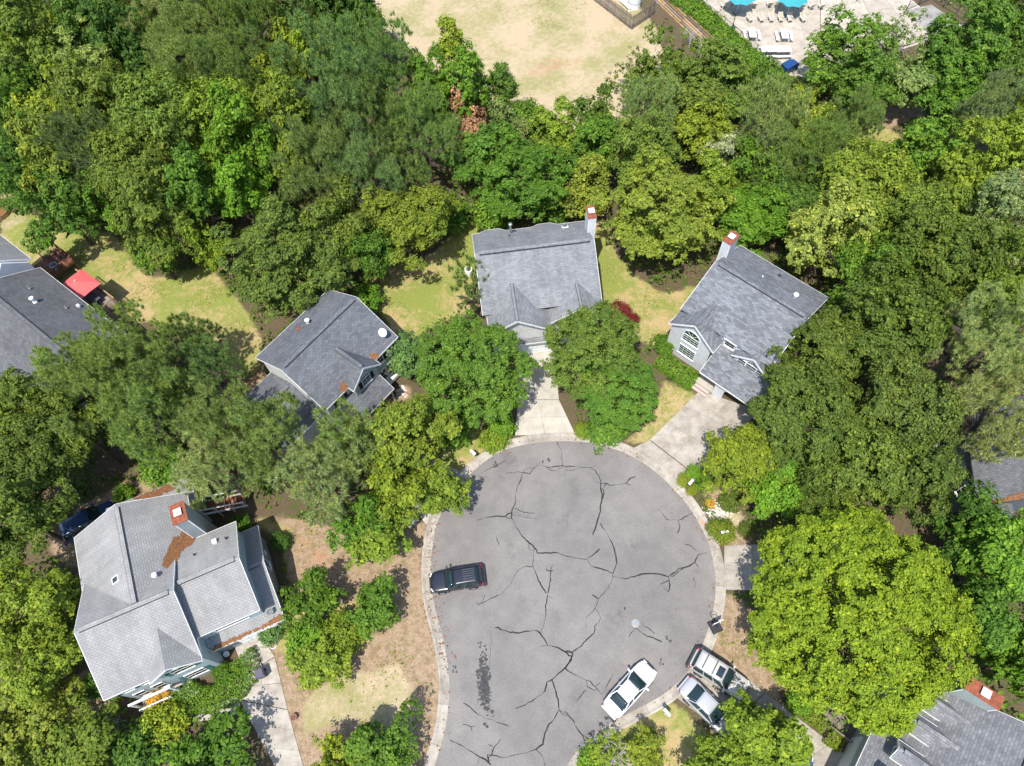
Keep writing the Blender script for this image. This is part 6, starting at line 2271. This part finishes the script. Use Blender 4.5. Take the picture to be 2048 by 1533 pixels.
one('finial', 'white_plastic', un, 'lathe', [(.05, 2.78), (.06, 2.84), (.02, 2.9)], 10)
for k in range(8):
    a = R4[k // 2] if k % 2 == 0 else ((R4[k // 2][0] + R4[(k // 2 + 1) % 4][0]) / 2, (R4[k // 2][1] + R4[(k // 2 + 1) % 4][1]) / 2)
    one('rib', 'grey_metal', un, 'bar', (0, 0, 2.70), (a[0] * .97, a[1] * .97, 2.0), .02, .02)
one('foot', 'black_metal', un, 'lathe', [(.3, .0), (.3, .06), (.05, .12)], 14)


def table(name, pos, rz, label, l, w, h, mat, legm, group=None):
    r = empty(name, pos, rz, label, 'table', group)
    one('table_top', mat, r, 'box', -l / 2, l / 2, -w / 2, w / 2, h - .05, h)
    for sx in (-1, 1):
        for sy in (-1, 1):
            one('leg', legm, r, 'bar', (sx * (l / 2 - .1), sy * (w / 2 - .1), 0), (sx * (l / 2 - .1), sy * (w / 2 - .1), h - .052), .06, .06)
    return r


table('deck_table', to_world(h5, (-1.75, 5.8, 1.9)), rad(-40), 'dark table on the deck beside the red umbrella', 1.3, .8, .72, 'bin_purple', 'black_metal')
b = to_world(h5, (-9.45, 6.0, 1.4))
rt = empty('round_table', b, 0, 'small round blue-grey glass table on the brown deck', 'table')
one('table_top', 'glass_blue', rt, 'lathe', [(.36, .68), (.36, .71), (.05, .712)], 20)
one('rim', 'white_plastic', rt, 'torus', (0, 0, .7), .37, .025)
one('leg', 'grey_metal', rt, 'lathe', [(.2, .0), (.04, .05), (.04, .675)], 10)
# raised ring planter, far left
b = P(-6, 425)
rp_ = empty('ring_planter', (b.x, b.y, 0), 0, 'round raised wooden planter bed at the left edge above the brown deck', 'planter')
for k in range(16):
    a0, a1 = 2 * math.pi * k / 16, 2 * math.pi * (k + 1) / 16
    one('board', 'wood_tan', rp_, 'bar', (1.7 * math.cos(a0), 1.7 * math.sin(a0), .3), (1.7 * math.cos(a1 - .02), 1.7 * math.sin(a1 - .02), .3), .06, .6)
one('soil', 'litter_brown', rp_, 'lathe', [(1.64, 0), (1.64, .42), (.1, .5)], 20)

# ---------------------------------------------------------------- boardwalk, lower right
wa, wb_ = P(1612, 1432), P(1700, 1500)
bw = empty('boardwalk', (wa.x, wa.y, 0), math.atan2((wb_ - wa).y, (wb_ - wa).x), 'brown plank boardwalk with handrail under the giant maple', 'boardwalk')
L = (wb_ - wa).length
for k in range(int(L / .42)):
    bx(bw, 'plank', 'wood_grey', k * .42, k * .42 + .4, .35, 1.9, .1, .16)
bx(bw, 'frame', 'wood_grey', 0, L, .45, 1.8, 0, .098)
railing(bw, [(1.6, .3, .1), (L * .65, .3, .1), (L - .1, .3, .1)], .9, 'wood_grey')

# ---------------------------------------------------------------- field corner: tank yard with picket fence, timber wall
fc, fa, fb_ = P(1263, 60), P(1175, -8), P(1308, 30)
pf = empty('picket_fence', (fc.x, fc.y, 0), 0, 'weathered wooden picket fence round the white tanks at the top', 'fence')
for end in (fa, fb_):
    d = end - fc
    n = int(d.length / .21)
    nrm = Vector((-d.y, d.x, 0)).normalized()
    for k in range(n):
        p = d * (k + .5) / n
        h = 2.0 + rnd.uniform(-.08, .08)
        one('picket', 'wood_grey', pf, 'bar', (p.x, p.y, 0), (p.x, p.y, h), .125, .03, up=nrm)
    for z in (.5, 1.6):
        o = nrm * .05
        one('rail', 'wood_grey', pf, 'bar', (d * .01 + o + Vector((0, 0, z)))[:], (d * .99 + o + Vector((0, 0, z)))[:], .05, .09)
for px, lab, rr, hh in (((1268, 14), 'white cylindrical tank inside the picket fence, right one', .85, 1.7), ((1252, -2), 'white cylindrical tank inside the picket fence, left one', .75, 1.6)):
    b = P(*px)
    tk = empty('tank', (b.x, b.y, 0), 0, lab, 'tank')
    one('shell', 'white_plastic', tk, 'lathe', [(rr, 0), (rr, hh), (rr * .9, hh + .1), (rr * .5, hh + .22)], 24, smooth=False)
    one('hatch', 'grey_metal', tk, 'lathe', [(.22, hh + .2), (.22, hh + .3), (.1, hh + .32)], 12)
    one('band', 'grey_metal', tk, 'torus', (0, 0, hh * .5), rr + .01, .025, n=24)
b0, b1 = P(1240, 5), P(1258, 22)
pp_ = empty('pipe_run', (b0.x, b0.y, 0), 0, 'white pipes running beside the tanks inside the picket fence', 'pipe')
for k in range(2):
    d = b1 - b0
    m = MB()
    m.tube([(0 + .3 * k, 0, .3), (d.x + .3 * k, d.y, .3), (d.x + .3 * k, d.y, 0)], [.1, .1, .1], 10)
    m.build('pipe', 'white_plastic', pp_)
w0, w1 = P(1290, -15), P(1430, 118)
tw = empty('timber_wall', (w0.x, w0.y, 0), math.atan2((w1 - w0).y, (w1 - w0).x), 'stepped brown timber retaining wall beside the pool hedge', 'wall')
Lw = (w1 - w0).length
for k in range(6):
    for j in range(4):
        bx(tw, 'timber', 'wood_tan' if (k + j) % 3 else 'wood_grey', Lw / 4 * j + .02, Lw / 4 * (j + 1) - .02, .0 + k * .24, .2 + k * .24, 0, .12 + k * .17)

# ---------------------------------------------------------------- pool side
f0, f1 = P(1372, -8), P(1562, 148)
fn = empty('pool_fence', (f0.x, f0.y, 0), math.atan2((f1 - f0).y, (f1 - f0).x), 'thin dark metal fence between the hedge and the pool deck', 'fence')
Lf = (f1 - f0).length
n = int(Lf / 1.6)
for k in range(n + 1):
    one('post', 'black_metal', fn, 'bar', (Lf * k / n, 0, 0), (Lf * k / n, 0, 1.3), .06, .06)
for z in (.15, 1.2):
    one('rail', 'black_metal', fn, 'bar', (0, .0, z), (Lf, .0, z), .035, .04)
m = MB()
for k in range(int(Lf / .12)):
    m.box(k * .12 - .007, k * .12 + .007, -.007, .007, .17, 1.18)
o = m.build('picket', 'black_metal', fn)
o['kind'] = 'stuff'
for i, (q0, q1, lab) in enumerate((((1812, 22), (1862, 0), 'black metal fence left of the grey court pad at the top right'), ((1862, 0), (1935, 48), 'black metal fence right of the grey court pad at the top right'))):
    f0, f1 = P(*q0), P(*q1)
    fn = empty('metal_fence', (f0.x, f0.y, 0), math.atan2((f1 - f0).y, (f1 - f0).x), lab, 'fence')
    Lf = (f1 - f0).length
    n = max(2, int(Lf / 1.6))
    for k in range(n + 1):
        one('post', 'black_metal', fn, 'bar', (Lf * k / n, 0, 0), (Lf * k / n, 0, 1.4), .07, .07)
    for z in (.15, .75, 1.3):
        one('rail', 'black_metal', fn, 'bar', (.05, 0, z), (Lf - .05, 0, z), .035, .04)

lp = P(1461, 69)
la = empty('lamp_post', (lp.x, lp.y, 0), .6, 'black lamp post with square head beside the pool fence', 'lamp post')
m = MB()
m.tube([(0, 0, 0), (0, 0, .25), (0, 0, .26), (0, 0, 3.0)], [.09, .09, .06, .05], 10)
m.build('pole', 'black_metal', la)
one('lamp_head', 'black_metal', la, 'box', -.38, .38, -.3, .3, 3.0, 3.18)
one('lens', 'white_plastic', la, 'box', -.3, .3, -.22, .22, 2.97, 2.998)


def pool_umbrella(px, label):
    b = P(*px)
    r = empty('pool_umbrella', (b.x, b.y, .04), 0, label, 'umbrella', 'teal umbrellas on the pool deck')
    m = MB()
    n = 8
    ring = [(2.05 * math.cos(2 * math.pi * k / n + .2), 2.05 * math.sin(2 * math.pi * k / n + .2)) for k in range(n)]
    for k in range(n):
        a, c = ring[k], ring[(k + 1) % n]
        md_ = ((a[0] + c[0]) / 2 * .95, (a[1] + c[1]) / 2 * .95)
        m.face([(0, 0, 3.0), (a[0], a[1], 2.3), (md_[0], md_[1], 2.36)])
        m.face([(0, 0, 3.0), (md_[0], md_[1], 2.36), (c[0], c[1], 2.3)])
    o = m.build('canopy', 'teal_fabric', r)
    mm_ = o.modifiers.new('t', 'SOLIDIFY')
    mm_.thickness = .015
    m = MB()
    m.tube([(0, 0, 0), (0, 0, 3.05)], [.04, .035], 8)
    m.build('pole', 'white_trim', r)
    for k in range(n):
        one('rib', 'grey_metal', r, 'bar', (0, 0, 2.95), (ring[k][0] * .97, ring[k][1] * .97, 2.27), .02, .02)
    one('foot', 'grey_metal', r, 'lathe', [(.35, 0), (.35, .08), (.06, .14)], 14)


pool_umbrella((1473, 26), 'teal umbrella on the pool deck, left of two')
pool_umbrella((1574, 30), 'teal umbrella on the pool deck, right of two')


def make_lounger():
    r = empty('sling_chair', (0, 0, 0), 0, 'x', 'chair', 'beige chairs on the pool deck')
    one('seat', 'beige_fabric', r, 'box', -.28, .28, -.3, .35, .38, .41)
    one('backrest', 'beige_fabric', r, 'bar', (0, .36, .42), (0, .72, 1.0), .56, .03)
    for sg in (-1, 1):
        one('leg', 'white_trim', r, 'bar', (sg * .3, -.28, 0), (sg * .3, -.25, .62), .04, .04)
        one('leg', 'white_trim', r, 'bar', (sg * .3, .5, 0), (sg * .3, .36, .62), .04, .04)
        one('armrest', 'white_trim', r, 'bar', (sg * .3, -.3, .64), (sg * .3, .5, .64), .06, .03)
        one('side_rail', 'white_trim', r, 'bar', (sg * .305, .37, .43), (sg * .305, .73, 1.01), .03, .03)
    return r


proto = make_lounger()
near = [1499, 1521, 1541, 1560, 1578, 1605]
far = [(1445, 17), (1460, 15), (1506, 16), (1536, 14), (1556, 14), (1600, 18), (1619, 18), (1639, 18)]
ordn = ['first', 'second', 'third', 'fourth', 'fifth', 'sixth', 'seventh', 'eighth']
first = True
for row, pts in (('near', [(x, 45) for x in near]), ('far', far)):
    for i, q in enumerate(pts):
        o = proto if first else copy_tree(proto)
        first = False
        b = P(*q)
        o.location = (b.x, b.y, .04)
        o.rotation_euler = (0, 0, rnd.uniform(-.3, .3) + (0 if row == 'near' else math.pi))
        o['label'] = 'beige pool chair, %s from the left in the %s row' % (ordn[i], row)


def picnic(px, rz, label):
    b = P(*px)
    r = empty('picnic_table', (b.x, b.y, .04), rz, label, 'table', 'white picnic tables on the pool deck')
    one('table_top', 'white_plastic', r, 'box', -.95, .95, -.45, .45, .70, .75)
    for sg in (-1, 1):
        one('bench', 'white_plastic', r, 'box', -.95, .95, sg * .92 - .16, sg * .92 + .16, .42, .46)
        one('leg', 'grey_metal', r, 'bar', (sg * .7, -.8, 0), (sg * .7, .8, 0.03), .06, .06)
        one('leg', 'grey_metal', r, 'bar', (sg * .7, 0, .06), (sg * .7, 0, .69), .08, .08)
        one('bench_arm', 'grey_metal', r, 'bar', (sg * .7, -.9, .39), (sg * .7, .9, .39), .05, .05)


picnic((1502, 76), math.pi / 2 - .1, 'white picnic table set lengthwise, left of two, on the pool deck')
picnic((1566, 78), math.pi / 2 - .1, 'white picnic table set lengthwise, right of two, on the pool deck')
picnic((1534, 110), -.05, 'white picnic table set crosswise, left of two, near the fence corner')
picnic((1564, 110), -.05, 'white picnic table set crosswise, right of two, near the fence corner')
b = P(1576, 142)
bc = empty('pool_cart', (b.x, b.y, 0.02), .5, 'bright blue cart in the fence corner under the upright tree', 'cart')
one('tub', 'blue_plastic', bc, 'box', -1.0, 1.0, -.55, .55, .35, .95)
one('cover', 'blue_plastic', bc, 'bar', (-1.05, 0, 1.02), (.5, 0, 1.12), 1.2, .08)
one('handle', 'black_metal', bc, 'bar', (-1.3, -.4, .9), (-1.3, .4, .9), .05, .05)
for sg in (-1, 1):
    one('handle_arm', 'black_metal', bc, 'bar', (-1.3, sg * .4, .9), (-1.0, sg * .4, .7), .05, .05)
    for x in (-.7, .7):
        m = MB()
        m.tube([(x, sg * .5, .18), (x, sg * .62, .18)], [.2, .2], 14)
        m.build('wheel', 'rubber', bc)
        one('bracket', 'black_metal', bc, 'bar', (x, sg * .48, .18), (x, sg * .48, .348), .06, .06)
